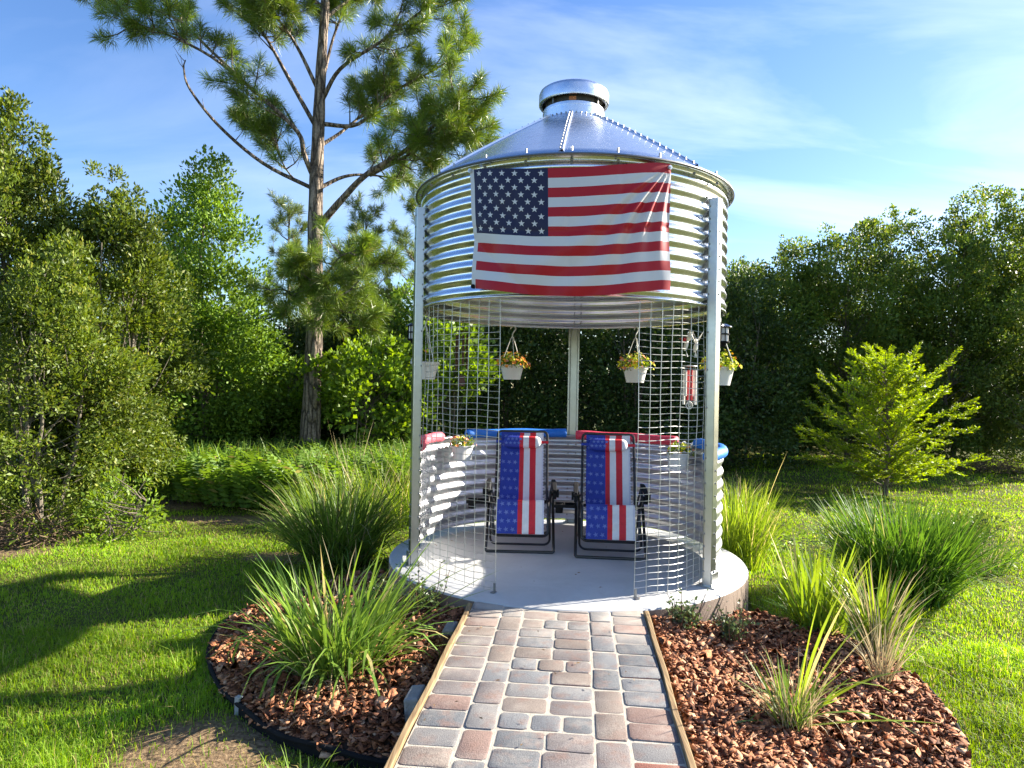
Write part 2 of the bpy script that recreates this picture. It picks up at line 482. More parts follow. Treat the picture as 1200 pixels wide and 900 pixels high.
M_LAWN = leaf_mat('lawn_blades', (0.145, 0.280, 0.020), (0.275, 0.410, 0.036), transl=0.5, rough=0.55, spec=0.25, c3=(0.40, 0.33, 0.13), c3frac=0.10, clump=0.9, tval=1.4)
def build_lawn():
    rng = np.random.default_rng(3)
    XS, YS, HS, WS = [], [], [], []
    for d0, d1, n, hh in ((2.6, 5.0, 170000, 0.062), (5.0, 8.0, 150000, 0.050), (8.0, 12.5, 110000, 0.050), (12.5, 20, 70000, 0.07)):
        d = np.sqrt(rng.uniform(d0 ** 2, d1 ** 2, n))
        x = rng.uniform(-0.80, 0.80, n) * d + rng.uniform(-0.2, 0.2, n)
        keep = ~in_poly(x, d, BED_L) & ~in_poly(x, d, BED_R)
        keep &= (x - GC.x) ** 2 + (d - GC.y) ** 2 > 1.68 ** 2
        s, l = path_sl(x, d)
        keep &= ~((np.abs(l) < 0.72) & (s > 0))
        b = bare_amount(x, d)
        keep &= rng.uniform(0, 1, n) > b * 0.93
        # clumpy, thinner here and there
        cl = 0.55 + 0.45 * np.sin(x * 2.3 + 1.1 * np.sin(d * 1.7)) * np.sin(d * 2.9 + np.sin(x * 3.1))
        keep &= rng.uniform(0, 1, n) < 0.45 + 0.55 * cl
        x = x[keep]; d = d[keep]; k = len(x)
        h = hh * rng.uniform(0.5, 1.25, k) * (0.8 + 0.35 * np.sin(x * 3 + d * 2.2) * np.sin(d * 3.7 - x))
        tall = np.sin(x * 5.3 + 2 * np.sin(d * 2.1)) * np.sin(d * 4.7 + np.sin(x * 3.7))
        h = h * np.where(tall > 0.55, 1.45, 1.0) * np.where((x < -2.0) & (d < 4.4), 1.35, 1.0)
        long = (rng.uniform(0, 1, k) < 0.014) & (d < 9)
        h = np.where(long, h * 2.1, h)
        XS.append(x); YS.append(d); HS.append(np.maximum(h, 0.02)); WS.append(np.maximum(0.0042, d * 0.0010) * rng.uniform(0.7, 1.3, k))
    o = grass_blades('lawn_grass', np.concatenate(XS), np.concatenate(YS), np.concatenate(HS), np.concatenate(WS), M_LAWN, rng, lean=0.95)
    tag(o, 'short mown green grass covering the lawn on both sides', 'grass', kind='stuff')
build_lawn()

# ------------------------------------------------------------------ paved path
def paver_material():
    m = bpy.data.materials.new('tumbled_paver'); m.use_nodes = True
    t = m.node_tree; p = t.nodes['Principled BSDF']; p.inputs['Roughness'].default_value = 0.85; p.inputs['Specular IOR Level'].default_value = 0.25
    g = t.nodes.new('ShaderNodeNewGeometry')
    ramp = t.nodes.new('ShaderNodeValToRGB'); ramp.color_ramp.interpolation = 'CONSTANT'
    cols = [(0.0, (0.172, 0.176, 0.182)), (0.22, (0.190, 0.168, 0.160)), (0.40, (0.208, 0.172, 0.148)), (0.52, (0.128, 0.134, 0.142)), (0.70, (0.190, 0.184, 0.180)), (0.84, (0.212, 0.146, 0.124)), (0.95, (0.25, 0.108, 0.080))]
    ramp.color_ramp.elements[0].position = 0; ramp.color_ramp.elements[0].color = (*cols[0][1], 1)
    ramp.color_ramp.elements[1].position = cols[1][0]; ramp.color_ramp.elements[1].color = (*cols[1][1], 1)
    for q, c in cols[2:]:
        e = ramp.color_ramp.elements.new(q); e.color = (*c, 1)
    t.links.new(g.outputs['Random Per Island'], ramp.inputs[0])
    co = t.nodes.new('ShaderNodeTexCoord')
    n = t.nodes.new('ShaderNodeTexNoise'); n.inputs['Scale'].default_value = 9; n.inputs['Detail'].default_value = 8; n.inputs['Roughness'].default_value = 0.65
    n2 = t.nodes.new('ShaderNodeTexNoise'); n2.inputs['Scale'].default_value = 160; n2.inputs['Detail'].default_value = 3
    for q in (n, n2): t.links.new(co.outputs['Object'], q.inputs['Vector'])
    # pigment blotch inside a paver
    bl = t.nodes.new('ShaderNodeMapRange'); bl.inputs[1].default_value = 0.50; bl.inputs[2].default_value = 0.66; bl.inputs[4].default_value = 0.65
    t.links.new(n.outputs['Fac'], bl.inputs[0])
    mb = t.nodes.new('ShaderNodeMixRGB'); mb.inputs[2].default_value = (0.215, 0.135, 0.108, 1)
    t.links.new(bl.outputs[0], mb.inputs[0]); t.links.new(ramp.outputs[0], mb.inputs[1])
    v = t.nodes.new('ShaderNodeMapRange'); v.inputs[1].default_value = 0.3; v.inputs[2].default_value = 0.7; v.inputs[3].default_value = 0.72; v.inputs[4].default_value = 1.28
    t.links.new(n2.outputs['Fac'], v.inputs[0])
    h = t.nodes.new('ShaderNodeHueSaturation'); t.links.new(mb.outputs[0], h.inputs['Color']); t.links.new(v.outputs[0], h.inputs['Value'])
    # sand left on the surface
    n3 = t.nodes.new('ShaderNodeTexNoise'); n3.inputs['Scale'].default_value = 3.2; n3.inputs['Detail'].default_value = 9; n3.inputs['Roughness'].default_value = 0.75
    t.links.new(co.outputs['Object'], n3.inputs['Vector'])
    a = t.nodes.new('ShaderNodeAttribute'); a.attribute_name = 'sand'
    ads = t.nodes.new('ShaderNodeMath'); ads.operation = 'ADD'; t.links.new(n3.outputs['Fac'], ads.inputs[0]); t.links.new(a.outputs['Fac'], ads.inputs[1])
    sr = t.nodes.new('ShaderNodeMapRange'); sr.inputs[1].default_value = 0.50; sr.inputs[2].default_value = 0.86; sr.inputs[4].default_value = 0.85
    t.links.new(ads.outputs[0], sr.inputs[0])
    ms = t.nodes.new('ShaderNodeMixRGB'); ms.inputs[2].default_value = (0.42, 0.38, 0.33, 1)
    t.links.new(sr.outputs[0], ms.inputs[0]); t.links.new(h.outputs[0], ms.inputs[1])
    t.links.new(ms.outputs[0], p.inputs['Base Color'])
    b = t.nodes.new('ShaderNodeBump'); b.inputs['Strength'].default_value = 0.5; b.inputs['Distance'].default_value = 0.006
    t.links.new(n2.outputs['Fac'], b.inputs['Height']); t.links.new(b.outputs[0], p.inputs['Normal'])
    return m

def build_path():
    rnd = random.Random(5)
    mb = MB(); sand = []
    def paver(s0, s1, l0, l1):
        g = 0.0055
        s0 += g; s1 -= g; l0 += g; l1 -= g
        c = 0.020 * rnd.uniform(0.7, 1.4); zt = -0.010 + rnd.uniform(-0.003, 0.003)
        tx, ty = rnd.uniform(-0.006, 0.006), rnd.uniform(-0.006, 0.006)
        cs, cl = (s0 + s1) / 2, (l0 + l1) / 2
        ring = []
        for (cx, cy, a0) in ((s1 - c, l1 - c, 0), (s0 + c, l1 - c, 90), (s0 + c, l0 + c, 180), (s1 - c, l0 + c, 270)):
            for k in range(4):
                a = R_(a0 + 30 * k)
                ring.append((cx + c * math.cos(a) + rnd.uniform(-0.003, 0.003), cy + c * math.sin(a) + rnd.uniform(-0.003, 0.003)))
        V = []; n = len(ring)
        for ins, dz in ((0, -0.055), (0, -0.0065), (0.0025, -0.002), (0.008, 0.0)):
            for (a, b) in ring:
                ds, dl = a - cs, b - cl
                f = 1 - ins / max(abs(ds), abs(dl), 1e-3)
                V.append(path_pt(cs + ds * f, cl + dl * f, zt + dz + ds * tx + dl * ty))
        F = []
        for k in range(3):
            for j in range(n): F.append((k * n + j, k * n + (j + 1) % n, (k + 1) * n + (j + 1) % n, (k + 1) * n + j))
        F.append(tuple(3 * n + j for j in range(n)))
        mb.add(V, F)
        edge = max(0.0, 1 - (cs - 1.62) / 0.6) * 0.22 + max(0.0, l1 - 0.45) * 0.35 * (1 if cs < 2.6 else 0.2) + max(0, -l0 - 0.5) * 0.15
        sand.extend([edge] * len(V))
    s_end = 7.2
    cols = [(-0.652, -0.423, 'row'), (-0.423, -0.272, 'long'), (-0.272, 0.188, 'mid'), (0.188, 0.341, 'long'), (0.341, 0.572, 'row')]
    shift = 0.041
    for l0, l1, kind in cols:
        l0 += shift; l1 += shift
        s = 1.50 + {'row': 0.02, 'long': 0.06, 'mid': 0.0}[kind]; k = 0
        while s < s_end:
            st = 0.168 * rnd.uniform(0.985, 1.015) if kind != 'long' else 0.26 * rnd.uniform(0.98, 1.02)
            if kind == 'mid':
                if k % 4 == 2:
                    q = (l1 - l0) / 3
                    for i in range(3): paver(s, s + st, l0 + q * i, l0 + q * (i + 1))
                else:
                    q = (l1 - l0) / 2 + rnd.uniform(-0.008, 0.008)
                    paver(s, s + st, l0, l0 + q); paver(s, s + st, l0 + q, l1)
            else: paver(s, s + st, l0, l1)
            s += st; k += 1
    # sand bed that shows in the joints, and the raised fill below
    zj = -0.0145
    P = [path_pt(1.45, -0.612, zj), path_pt(s_end, -0.612, zj), path_pt(s_end, 0.612, zj), path_pt(1.45, 0.612, zj)]
    Q = [p + Vector((0, 0, -0.40)) for p in P]
    mb.add(P + Q, [(0, 1, 2, 3), (0, 4, 5, 1), (1, 5, 6, 2), (2, 6, 7, 3), (3, 7, 4, 0)], 1)
    sand.extend([0] * 8)
    o = mb.build('paved_path', [paver_material(), mat('joint_sand', (0.44, 0.40, 0.33), 0.95, noise=0.18, nscale=30, bump=0.5, bscale=200)], smooth=True, angle=35)
    a = o.data.attributes.new('sand', 'FLOAT', 'POINT'); a.data.foreach_set('value', sand)
    tag(o, kind='structure')
    # timber edging
    M = wood_material()
    for sgn, lab in ((-1, 'weathered timber edging board along the path beside the larger bark bed clump'), (1, 'golden timber edging board along the path beside the straw coloured grass')):
        b = MB(); n = 22
        for i in range(n):
            pass
        V = []; F = []
        for i in range(n + 1):
            s = 1.60 + (s_end - 1.60) * i / n
            wob = 0.004 * math.sin(i * 1.7 + sgn) + 0.003 * math.sin(i * 0.6)
            zt = 0.006 + 0.003 * math.sin(i * 0.9 + sgn)
            li, lo = 0.6145 * sgn + wob, 0.645 * sgn + wob
            for l, z in ((li, -0.13), (li, zt - 0.003), (li + 0.004 * sgn, zt), (lo - 0.004 * sgn, zt), (lo, zt - 0.003), (lo, -0.13)): V.append(path_pt(s, l, z))
        for i in range(n):
            for j in range(5):
                F.append((i * 6 + j, i * 6 + j + 1, i * 6 + 7 + j, i * 6 + 6 + j))
        F.append(tuple(range(6))); F.append(tuple(n * 6 + 5 - j for j in range(6)))
        b.add(V, F)
        o = b.build('edging_board', M, smooth=False)
        tag(o, lab, 'edging board')

def wood_material():
    if 'edging_wood' in MATS: return MATS['edging_wood']
    m = bpy.data.materials.new('edging_wood'); m.use_nodes = True
    t = m.node_tree; p = t.nodes['Principled BSDF']; p.inputs['Roughness'].default_value = 0.8; p.inputs['Specular IOR Level'].default_value = 0.2
    co = t.nodes.new('ShaderNodeTexCoord'); mp = t.nodes.new('ShaderNodeMapping'); mp.inputs['Rotation'].default_value = (0, 0, PA); mp.inputs['Scale'].default_value = (60, 2.0, 60)
    n = t.nodes.new('ShaderNodeTexNoise'); n.inputs['Scale'].default_value = 2.0; n.inputs['Detail'].default_value = 8
    t.links.new(co.outputs['Object'], mp.inputs[0]); t.links.new(mp.outputs[0], n.inputs['Vector'])
    r = t.nodes.new('ShaderNodeValToRGB')
    r.color_ramp.elements[0].position = 0.3; r.color_ramp.elements[0].color = (0.15, 0.09, 0.045, 1)
    r.color_ramp.elements[1].position = 0.7; r.color_ramp.elements[1].color = (0.36, 0.26, 0.14, 1)
    t.links.new(n.outputs['Fac'], r.inputs[0]); t.links.new(r.outputs[0], p.inputs['Base Color'])
    b = t.nodes.new('ShaderNodeBump'); b.inputs['Strength'].default_value = 0.4; b.inputs['Distance'].default_value = 0.004
    t.links.new(n.outputs['Fac'], b.inputs['Height']); t.links.new(b.outputs[0], p.inputs['Normal'])
    MATS['edging_wood'] = m
    return m
build_path()

# footing blocks that hold the boards, peeping out of the bark
def footing_blocks():
    m = mat('footing_concrete', (0.27, 0.265, 0.25), 0.9, noise=0.2, nscale=14, bump=0.4, bscale=80)
    spots = [(1.95, -1, 'grey concrete footing block beside the left edging board, nearest the gazebo'), (2.95, -1, 'grey concrete footing block beside the left edging board, close to the bottom of the picture')]
    for s, sg, lab in spots:
        b = MB()
        z1 = -0.045
        c = path_pt(s, 0.70 * sg, z1 - 0.1)
        b.box((0, 0, 0), (0.09, 0.20, 0.2), taper=0.9)
        o = b.build('footing_block', m, smooth=False)
        o.location = c; o.rotation_euler = (0, 0.12 * sg, -PA)
        bv = o.modifiers.new('soft_edges', 'BEVEL'); bv.width = 0.012; bv.segments = 2
        tag(o, lab, 'block', 'footing blocks along the path')
footing_blocks()

# ------------------------------------------------------------------ bark beds
def bark_material():
    m = bpy.data.materials.new('pine_bark_chips'); m.use_nodes = True
    t = m.node_tree; p = t.nodes['Principled BSDF']; p.inputs['Roughness'].default_value = 0.8; p.inputs['Specular IOR Level'].default_value = 0.25
    g = t.nodes.new('ShaderNodeNewGeometry')
    r = t.nodes.new('ShaderNodeValToRGB')
    r.color_ramp.elements[0].position = 0; r.color_ramp.elements[0].color = (0.09, 0.036, 0.018, 1)
    r.color_ramp.elements[1].position = 1; r.color_ramp.elements[1].color = (0.52, 0.33, 0.20, 1)
    for q, c in ((0.3, (0.24, 0.090, 0.040)), (0.6, (0.38, 0.155, 0.072)), (0.85, (0.44, 0.225, 0.125))):
        e = r.color_ramp.elements.new(q); e.color = (*c, 1)
    t.links.new(g.outputs['Random Per Island'], r.inputs[0])
    co = t.nodes.new('ShaderNodeTexCoord'); n = t.nodes.new('ShaderNodeTexNoise'); n.inputs['Scale'].default_value = 90; n.inputs['Detail'].default_value = 5
    t.links.new(co.outputs['Object'], n.inputs['Vector'])
    mr = t.nodes.new('ShaderNodeMapRange'); mr.inputs[1].default_value = 0.3; mr.inputs[2].default_value = 0.7; mr.inputs[3].default_value = 0.6; mr.inputs[4].default_value = 1.35
    t.links.new(n.outputs['Fac'], mr.inputs[0])
    h = t.nodes.new('ShaderNodeHueSaturation'); t.links.new(r.outputs[0], h.inputs['Color']); t.links.new(mr.outputs[0], h.inputs['Value'])
    t.links.new(h.outputs[0], p.inputs['Base Color'])
    b = t.nodes.new('ShaderNodeBump'); b.inputs['Strength'].default_value = 0.6; b.inputs['Distance'].default_value = 0.006
    t.links.new(n.outputs['Fac'], b.inputs['Height']); t.links.new(b.outputs[0], p.inputs['Normal'])
    return m
M_BARK = bark_material()
M_BEDSOIL = mat('bed_soil', (0.055, 0.030, 0.018), 0.95, noise=0.3, nscale=30, bump=0.8, bscale=60)

def build_bed(poly, n_chips, seed, lab):
    rng = np.random.default_rng(seed)
    P = np.array(poly); x0, y0 = P.min(0); x1, y1 = P.max(0)
    st = 0.04
    xs = np.arange(x0, x1 + st, st); ys = np.arange(y0, y1 + st, st)
    X, Y = np.meshgrid(xs, ys); Z = bed_z(X, Y)
    nx = len(xs); ny = len(ys)
    i = np.arange(nx * (ny - 1)); i = i[(i % nx) < nx - 1]
    cx = X.ravel()[i] + st / 2; cy = Y.ravel()[i] + st / 2
    i = i[in_poly(cx, cy, poly)]
    F = np.stack([i, i + 1, i + nx + 1, i + nx], 1)
    V = np.stack([X, Y, Z], -1).reshape(-1, 3)
    used = np.unique(F); mp_ = -np.ones(len(V), int); mp_[used] = np.arange(len(used))
    o = np_mesh('bed_ground', V[used], mp_[F], M_BEDSOIL, smooth=True); tag(o, kind='structure')
    # chips
    n = n_chips * 3
    x = rng.uniform(x0, x1, n); y = rng.uniform(y0, y1, n)
    k = in_poly(x, y, poly) & ((x - GC.x) ** 2 + (y - GC.y) ** 2 > 1.66 ** 2)
    s_, l_ = path_sl(x, y); k &= np.abs(l_) > 0.685
    x = x[k][:n_chips]; y = y[k][:n_chips]; n = len(x)
    z = bed_z(x, y) + rng.uniform(0.0, 0.022, n)
    L = rng.uniform(0.010, 0.060, n) * np.where(rng.uniform(0, 1, n) < 0.08, 1.5, 1.0); W = L * rng.uniform(0.3, 0.75, n); T = rng.uniform(0.002, 0.007, n)
    base = np.array([[-1, -1], [0.1, -1.15], [1, -0.7], [1.1, 0.5], [0.2, 1.05], [-0.9, 0.9]]) * 0.5
    k = 6
    S = base[None] * rng.uniform(0.72, 1.25, (n, k, 2))
    px = S[..., 0] * L[:, None]; py = S[..., 1] * W[:, None]
    curl = rng.uniform(-2.3, 2.0, n)[:, None] * py ** 2 / W[:, None] * 2.0
    top = np.stack([px, py, curl + T[:, None] / 2], -1); bot = np.stack([px * 0.95, py * 0.95, curl - T[:, None] / 2], -1)
    loc = np.concatenate([top, bot], 1)
    a = rng.uniform(0, 2 * PI, n); t1 = rng.normal(0, 0.30, n); t2 = rng.normal(0, 0.27, n)
    ca, sa = np.cos(a), np.sin(a)
    def rx(v, t): c, s = np.cos(t)[:, None], np.sin(t)[:, None]; return np.stack([v[..., 0], v[..., 1] * c - v[..., 2] * s, v[..., 1] * s + v[..., 2] * c], -1)
    def ry(v, t): c, s = np.cos(t)[:, None], np.sin(t)[:, None]; return np.stack([v[..., 0] * c + v[..., 2] * s, v[..., 1], -v[..., 0] * s + v[..., 2] * c], -1)
    loc = ry(rx(loc, t1), t2)
    w_ = np.stack([loc[..., 0] * ca[:, None] - loc[..., 1] * sa[:, None], loc[..., 0] * sa[:, None] + loc[..., 1] * ca[:, None], loc[..., 2]], -1)
    w_ = w_ + np.stack([x, y, z], 1)[:, None]
    V = w_.reshape(-1, 3)
    q = [(0, 1, 2, 3), (0, 3, 4, 5), (9, 8, 7, 6), (11, 10, 9, 6)] + [(j, j + 6, (j + 1) % 6 + 6, (j + 1) % 6) for j in range(6)]
    F = (np.arange(n)[:, None, None] * 12 + np.array(q)[None]).reshape(-1, 4)
    o = np_mesh('bark_mulch', V, F, M_BARK)
    tag(o, lab, 'mulch', kind='stuff')
build_bed(BED_L, 16000, 11, 'reddish brown bark chips in the rounded bed left of the path')
build_bed(BED_R, 21000, 12, 'reddish brown bark chips in the wide bed right of the path')

# black pipe edging round the beds
M_BLACKP = mat('black_plastic', (0.014, 0.014, 0.015), 0.8, spec=0.08, noise=0.3, nscale=9)
def edging(pts, lab, skirt):
    line = bez([(x, y, 0) for x, y in pts], 8)
    b = MB(); P = []
    for i, p in enumerate(line):
        P.append((p.x, p.y, -0.238 + 0.010 * math.sin(i * 0.55)))
    b.tube(P, 0.014, 8)
    V = []; F = []
    for p in P:
        V += [(p[0], p[1], p[2]), (p[0], p[1], p[2] - 0.09)]
    for i in range(len(P) - 1): F.append((2 * i, 2 * i + 1, 2 * i + 3, 2 * i + 2))
    b.add(V, F)
    o = b.build('bed_edging', M_BLACKP)
    tag(o, lab, 'edging')
    return P
PE = edging(BED_L[1:10], 'black plastic edging curving round the left bark bed', 1)
edging(BED_R[1:10], 'black plastic edging curving round the right bark bed', 1)
def stake(p, lab):
    b = MB(); b.box((0, 0, -0.06), (0.03, 0.012, 0.2)); b.box((0, 0.012, 0.035), (0.034, 0.03, 0.008))
    o = b.build('edging_stake', mat('stake_grey', (0.42, 0.43, 0.45), 0.5, metal=0.4), smooth=False)
    o.location = (p[0] + 0.0, p[1] - 0.03, p[2] + 0.005); o.rotation_euler = (0, 0, random.uniform(-.5, .5))
    tag(o, lab, 'stake', 'stakes holding the edging')
stake(at(427, 884, 3.42), 'grey metal stake on the edging just left of the path bottom')
stake(at(281, 823, 3.86), 'grey metal stake on the edging by the bare soil patch')

# ------------------------------------------------------------------ gazebo
def floor_material():
    """painted concrete: trowel clouds, scuffs and dark specks"""
    m = bpy.data.materials.new('floor_paint'); m.use_nodes = True
    t = m.node_tree; p = t.nodes['Principled BSDF']; p.inputs['Specular IOR Level'].default_value = 0.35
    co = t.nodes.new('ShaderNodeTexCoord')
    def noise(sc, det, ro=0.55, dist=0.0):
        n = t.nodes.new('ShaderNodeTexNoise'); n.inputs['Scale'].default_value = sc; n.inputs['Detail'].default_value = det; n.inputs['Roughness'].default_value = ro; n.inputs['Distortion'].default_value = dist
        t.links.new(co.outputs['Object'], n.inputs['Vector']); return n
    def rng_(src, a, b, c, d):
        q = t.nodes.new('ShaderNodeMapRange'); q.inputs[1].default_value = a; q.inputs[2].default_value = b; q.inputs[3].default_value = c; q.inputs[4].default_value = d
        t.links.new(src, q.inputs[0]); return q.outputs[0]
    n1 = noise(1.6, 8, 0.6, 0.8); n2 = noise(14, 6, 0.7, 1.5); n3 = noise(55, 3)
    mul = t.nodes.new('ShaderNodeMath'); mul.operation = 'MULTIPLY'
    t.links.new(rng_(n1.outputs['Fac'], 0.3, 0.7, 0.86, 1.08), mul.inputs[0]); t.links.new(rng_(n2.outputs['Fac'], 0.3, 0.7, 0.93, 1.05), mul.inputs[1])
    h = t.nodes.new('ShaderNodeHueSaturation'); h.inputs['Color'].default_value = (0.50, 0.50, 0.49, 1); t.links.new(mul.outputs[0], h.inputs['Value'])
    mx = t.nodes.new('ShaderNodeMixRGB'); mx.inputs[2].default_value = (0.16, 0.13, 0.10, 1)
    t.links.new(rng_(n3.outputs['Fac'], 0.70, 0.76, 0.0, 0.8), mx.inputs[0]); t.links.new(h.outputs[0], mx.inputs[1])
    st = noise(2.6, 9, 0.75, 2.0); m2 = t.nodes.new('ShaderNodeMixRGB'); m2.inputs[2].default_value = (0.40, 0.36, 0.30, 1)
    t.links.new(rng_(st.outputs['Fac'], 0.58, 0.72, 0.0, 0.40), m2.inputs[0]); t.links.new(mx.outputs[0], m2.inputs[1])
    t.links.new(m2.outputs[0], p.inputs['Base Color'])
    t.links.new(rng_(n2.outputs['Fac'], 0.3, 0.7, 0.45, 0.7), p.inputs['Roughness'])
    b = t.nodes.new('ShaderNodeBump'); b.inputs['Strength'].default_value = 0.12; b.inputs['Distance'].default_value = 0.01
    t.links.new(n2.outputs['Fac'], b.inputs['Height']); t.links.new(b.outputs[0], p.inputs['Normal'])
    return m
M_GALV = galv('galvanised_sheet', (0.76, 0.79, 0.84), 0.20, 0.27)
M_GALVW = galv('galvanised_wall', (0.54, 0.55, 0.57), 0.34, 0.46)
M_GALVR = galv('galvanised_roof', (0.84, 0.87, 0.92), 0.24, 0.33, 60)
M_GALVP = galv('galvanised_post', (0.46, 0.48, 0.48), 0.28, 0.33, 40)
M_WIRE = mat('zinc_wire', (0.50, 0.51, 0.50), 0.45, metal=0.8)
M_BOLT = mat('bolt_steel', (0.30, 0.30, 0.30), 0.4, metal=0.9)
M_RIM = mat('rim_dark', (0.22, 0.22, 0.21), 0.45, metal=0.9)
M_FLOOR = floor_material()
M_SKIRT = mat('base_render', (0.22, 0.165, 0.130), 0.85, noise=0.12, nscale=6, bump=0.25, bscale=90)

gz = empty('grain_bin_gazebo', GC, 0, 'open round galvanised grain bin gazebo with conical roof on a concrete base', 'gazebo')
PITCH = 0.1016
Z_B0, Z_B1 = 2.27, 3.335
Z_W1 = 1.02
POSTS = [(200, 'l'), (83, 'b'), (318, 'r')]

def corrugated(z0, z1, a0, a1, nseg, amp=0.0098, pitch=PITCH, spp=12):
    n = int(round((z1 - z0) / pitch * spp))
    prof = []
    for i in range(n + 1):
        z = z0 + (z1 - z0) * i / n
        prof.append((RAD + amp * math.sin(2 * PI * (z - z0) / pitch - PI / 2), z))
    b = MB(); b.lathe(prof, nseg, a0=a0, a1=a1)
    return b

b = MB()
b.lathe([(0.0, 0.0), (1.628, 0.0), (1.643, -0.004), (1.650, -0.014)], 120)
b.lathe([(1.650, -0.014), (1.652, -0.03), (1.650, -0.56)], 120, mi=1)
b.build('concrete_base', [M_FLOOR, M_SKIRT], gz, angle=60)

b = corrugated(Z_B0, Z_B1, 0, 2 * PI, 180)
b.tube([(RAD * math.cos(t * PI / 60), RAD * math.sin(t * PI / 60), Z_B0) for t in range(120)], 0.011, 6, closed=True)
bu_ = b
Z_W0 = 0.06
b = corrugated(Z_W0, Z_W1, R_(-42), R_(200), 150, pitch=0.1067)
b.tube([(RAD * math.cos(R_(-42 + 242 * i / 90)), RAD * math.sin(R_(-42 + 242 * i / 90)), Z_W1) for i in range(91)], 0.010, 6)
bl_ = b

# vertical seams with bolts
def bolt_rows(b, angs, z0, z1, dz, rr):
    for an in angs:
        t = R_(an); c, q = math.cos(t), math.sin(t)
        z = z0
        while z < z1:
            b.ball((rr * c, rr * q, z), 0.010, 6, mi=1)
            b.ball(((rr - 0.035) * c, (rr - 0.035) * q, z), 0.009, 6, mi=1)
            z += dz
bolt_rows(bu_, [203.5, 314.5, 83, 80], Z_B0 + 0.05, Z_B1, PITCH, RAD + 0.015)
bolt_rows(bl_, [197, 81.2, 84.8, -39], Z_W0 + 0.05, Z_W1, PITCH, RAD + 0.015)
ub = bu_.build('upper_wall', [M_GALV, M_BOLT], gz, angle=80)
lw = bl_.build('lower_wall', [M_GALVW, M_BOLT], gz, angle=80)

# posts: folded channel
for an, _ in POSTS:
    t = R_(an); X = Vector((math.cos(t), math.sin(t), 0)); Y = Vector((-math.sin(t), math.cos(t), 0))
    rot = Matrix((X, Y, Vector((0, 0, 1)))).transposed()
    b = MB(); h = 3.13
    prof = [(0.020, -0.062), (0.016, -0.062), (0.016, -0.046), (0.074, -0.040), (0.078, -0.036), (0.078, 0.036), (0.074, 0.040), (0.016, 0.046), (0.016, 0.062), (0.020, 0.062), (0.020, 0.050), (0.080, 0.043), (0.084, 0.038), (0.084, -0.038), (0.080, -0.043), (0.020, -0.050)]
    V = []; k = len(prof)
    for z in (0.004, h):
        for (r, l) in prof: V.append(X * (RAD + r) + Y * l + Vector((0, 0, z)))
    F = [(j, (j + 1) % k, k + (j + 1) % k, k + j) for j in range(k)]
    b.add(V, F)
    b.box(X * (RAD + 0.05) + Vector((0, 0, 0.006)), (0.16, 0.15, 0.008), rot)
    b.box(X * (RAD + 0.095) + Vector((0, 0, 0.06)), (0.008, 0.11, 0.11), rot)
    z = 0.12
    while z < h - 0.03:
        for l in (-0.054, 0.054):
            b.ball(X * (RAD + 0.021) + Y * l + Vector((0, 0, z)), 0.009, 6, mi=1)
        if an == 83 or z > 2.3 or z < 1.0:
            b.ball(X * (RAD + 0.085) + Vector((0, 0, z)), 0.008, 6, mi=1)
        z += PITCH * (1 if (z < 1.1 or z > 2.25) else 3)
    b.build('post', [M_GALVP, M_BOLT], gz, smooth=False)

# roof
RE, ZE, RC, ZC = 1.462, 3.325, 0.292, 4.088
b = MB()
prof = [(RAD + 0.004, ZE - 0.015), (RE - 0.006, ZE - 0.020), (RE + 0.002, ZE - 0.016), (RE, ZE)]
for i in range(1, 13):
    q = i / 12; prof.append((RE + (RC - RE) * q, ZE + (ZC - ZE) * q + 0.012 * math.sin(PI * q)))
b.lathe(prof, 144)
rf = b.build('roof', M_GALVR, gz, angle=50)
b = MB(); b.tube([((RE + 0.004) * math.cos(R_(3 * i)), (RE + 0.004) * math.sin(R_(3 * i)), ZE - 0.014) for i in range(120)], 0.011, 6, closed=True)
er_ = b
NR = 8
for k in range(NR):
    t = R_(262 + k * 360 / NR); c, s = math.cos(t), math.sin(t)
    X = Vector((c, s, 0)); Y = Vector((-s, c, 0))
    b = MB(); V = []; F = []; n = 14
    for i in range(n + 1):
        q = i / n; r = RE + (RC - RE) * q - 0.002; z = ZE + (ZC - ZE) * q + 0.012 * math.sin(PI * q)
        for l, dz in ((-0.024, 0.000), (-0.021, 0.012), (-0.004, 0.014), (0.002, 0.026), (0.010, 0.026), (0.014, 0.008), (0.024, 0.0)):
            V.append(X * r + Y * l + Vector((0, 0, z + dz)))
    for i in range(n):
        for j in range(6): F.append((i * 7 + j, i * 7 + j + 1, i * 7 + 8 + j, i * 7 + 7 + j))
    b.add(V, F)
    for i in range(17):
        q = (i + 0.5) / 17; r = RE + (RC - RE) * q; z = ZE + (ZC - ZE) * q + 0.012 * math.sin(PI * q)
        b.tube([X * r - Y * 0.014 + Vector((0, 0, z + 0.008)), X * r - Y * 0.014 + Vector((0, 0, z + 0.030))], 0.0052, 6, mi=1)
    b.build('roof_seam', [M_GALVR, M_BOLT], rf, angle=30)
b = er_
for k in range(26):
    t = R_(265 + k * 360 / 26); c, q = math.cos(t), math.sin(t)
    b.ball(((RAD + 0.026) * c, (RAD + 0.026) * q, ZE - 0.05), 0.014, 7, mi=1)
    b.tube([((RE - 0.03) * c, (RE - 0.03) * q, ZE + 0.015), ((RE - 0.03) * c, (RE - 0.03) * q, ZE + 0.05)], 0.008, 6, mi=1)
b.build('eave_rim', [M_RIM, M_BOLT], rf)

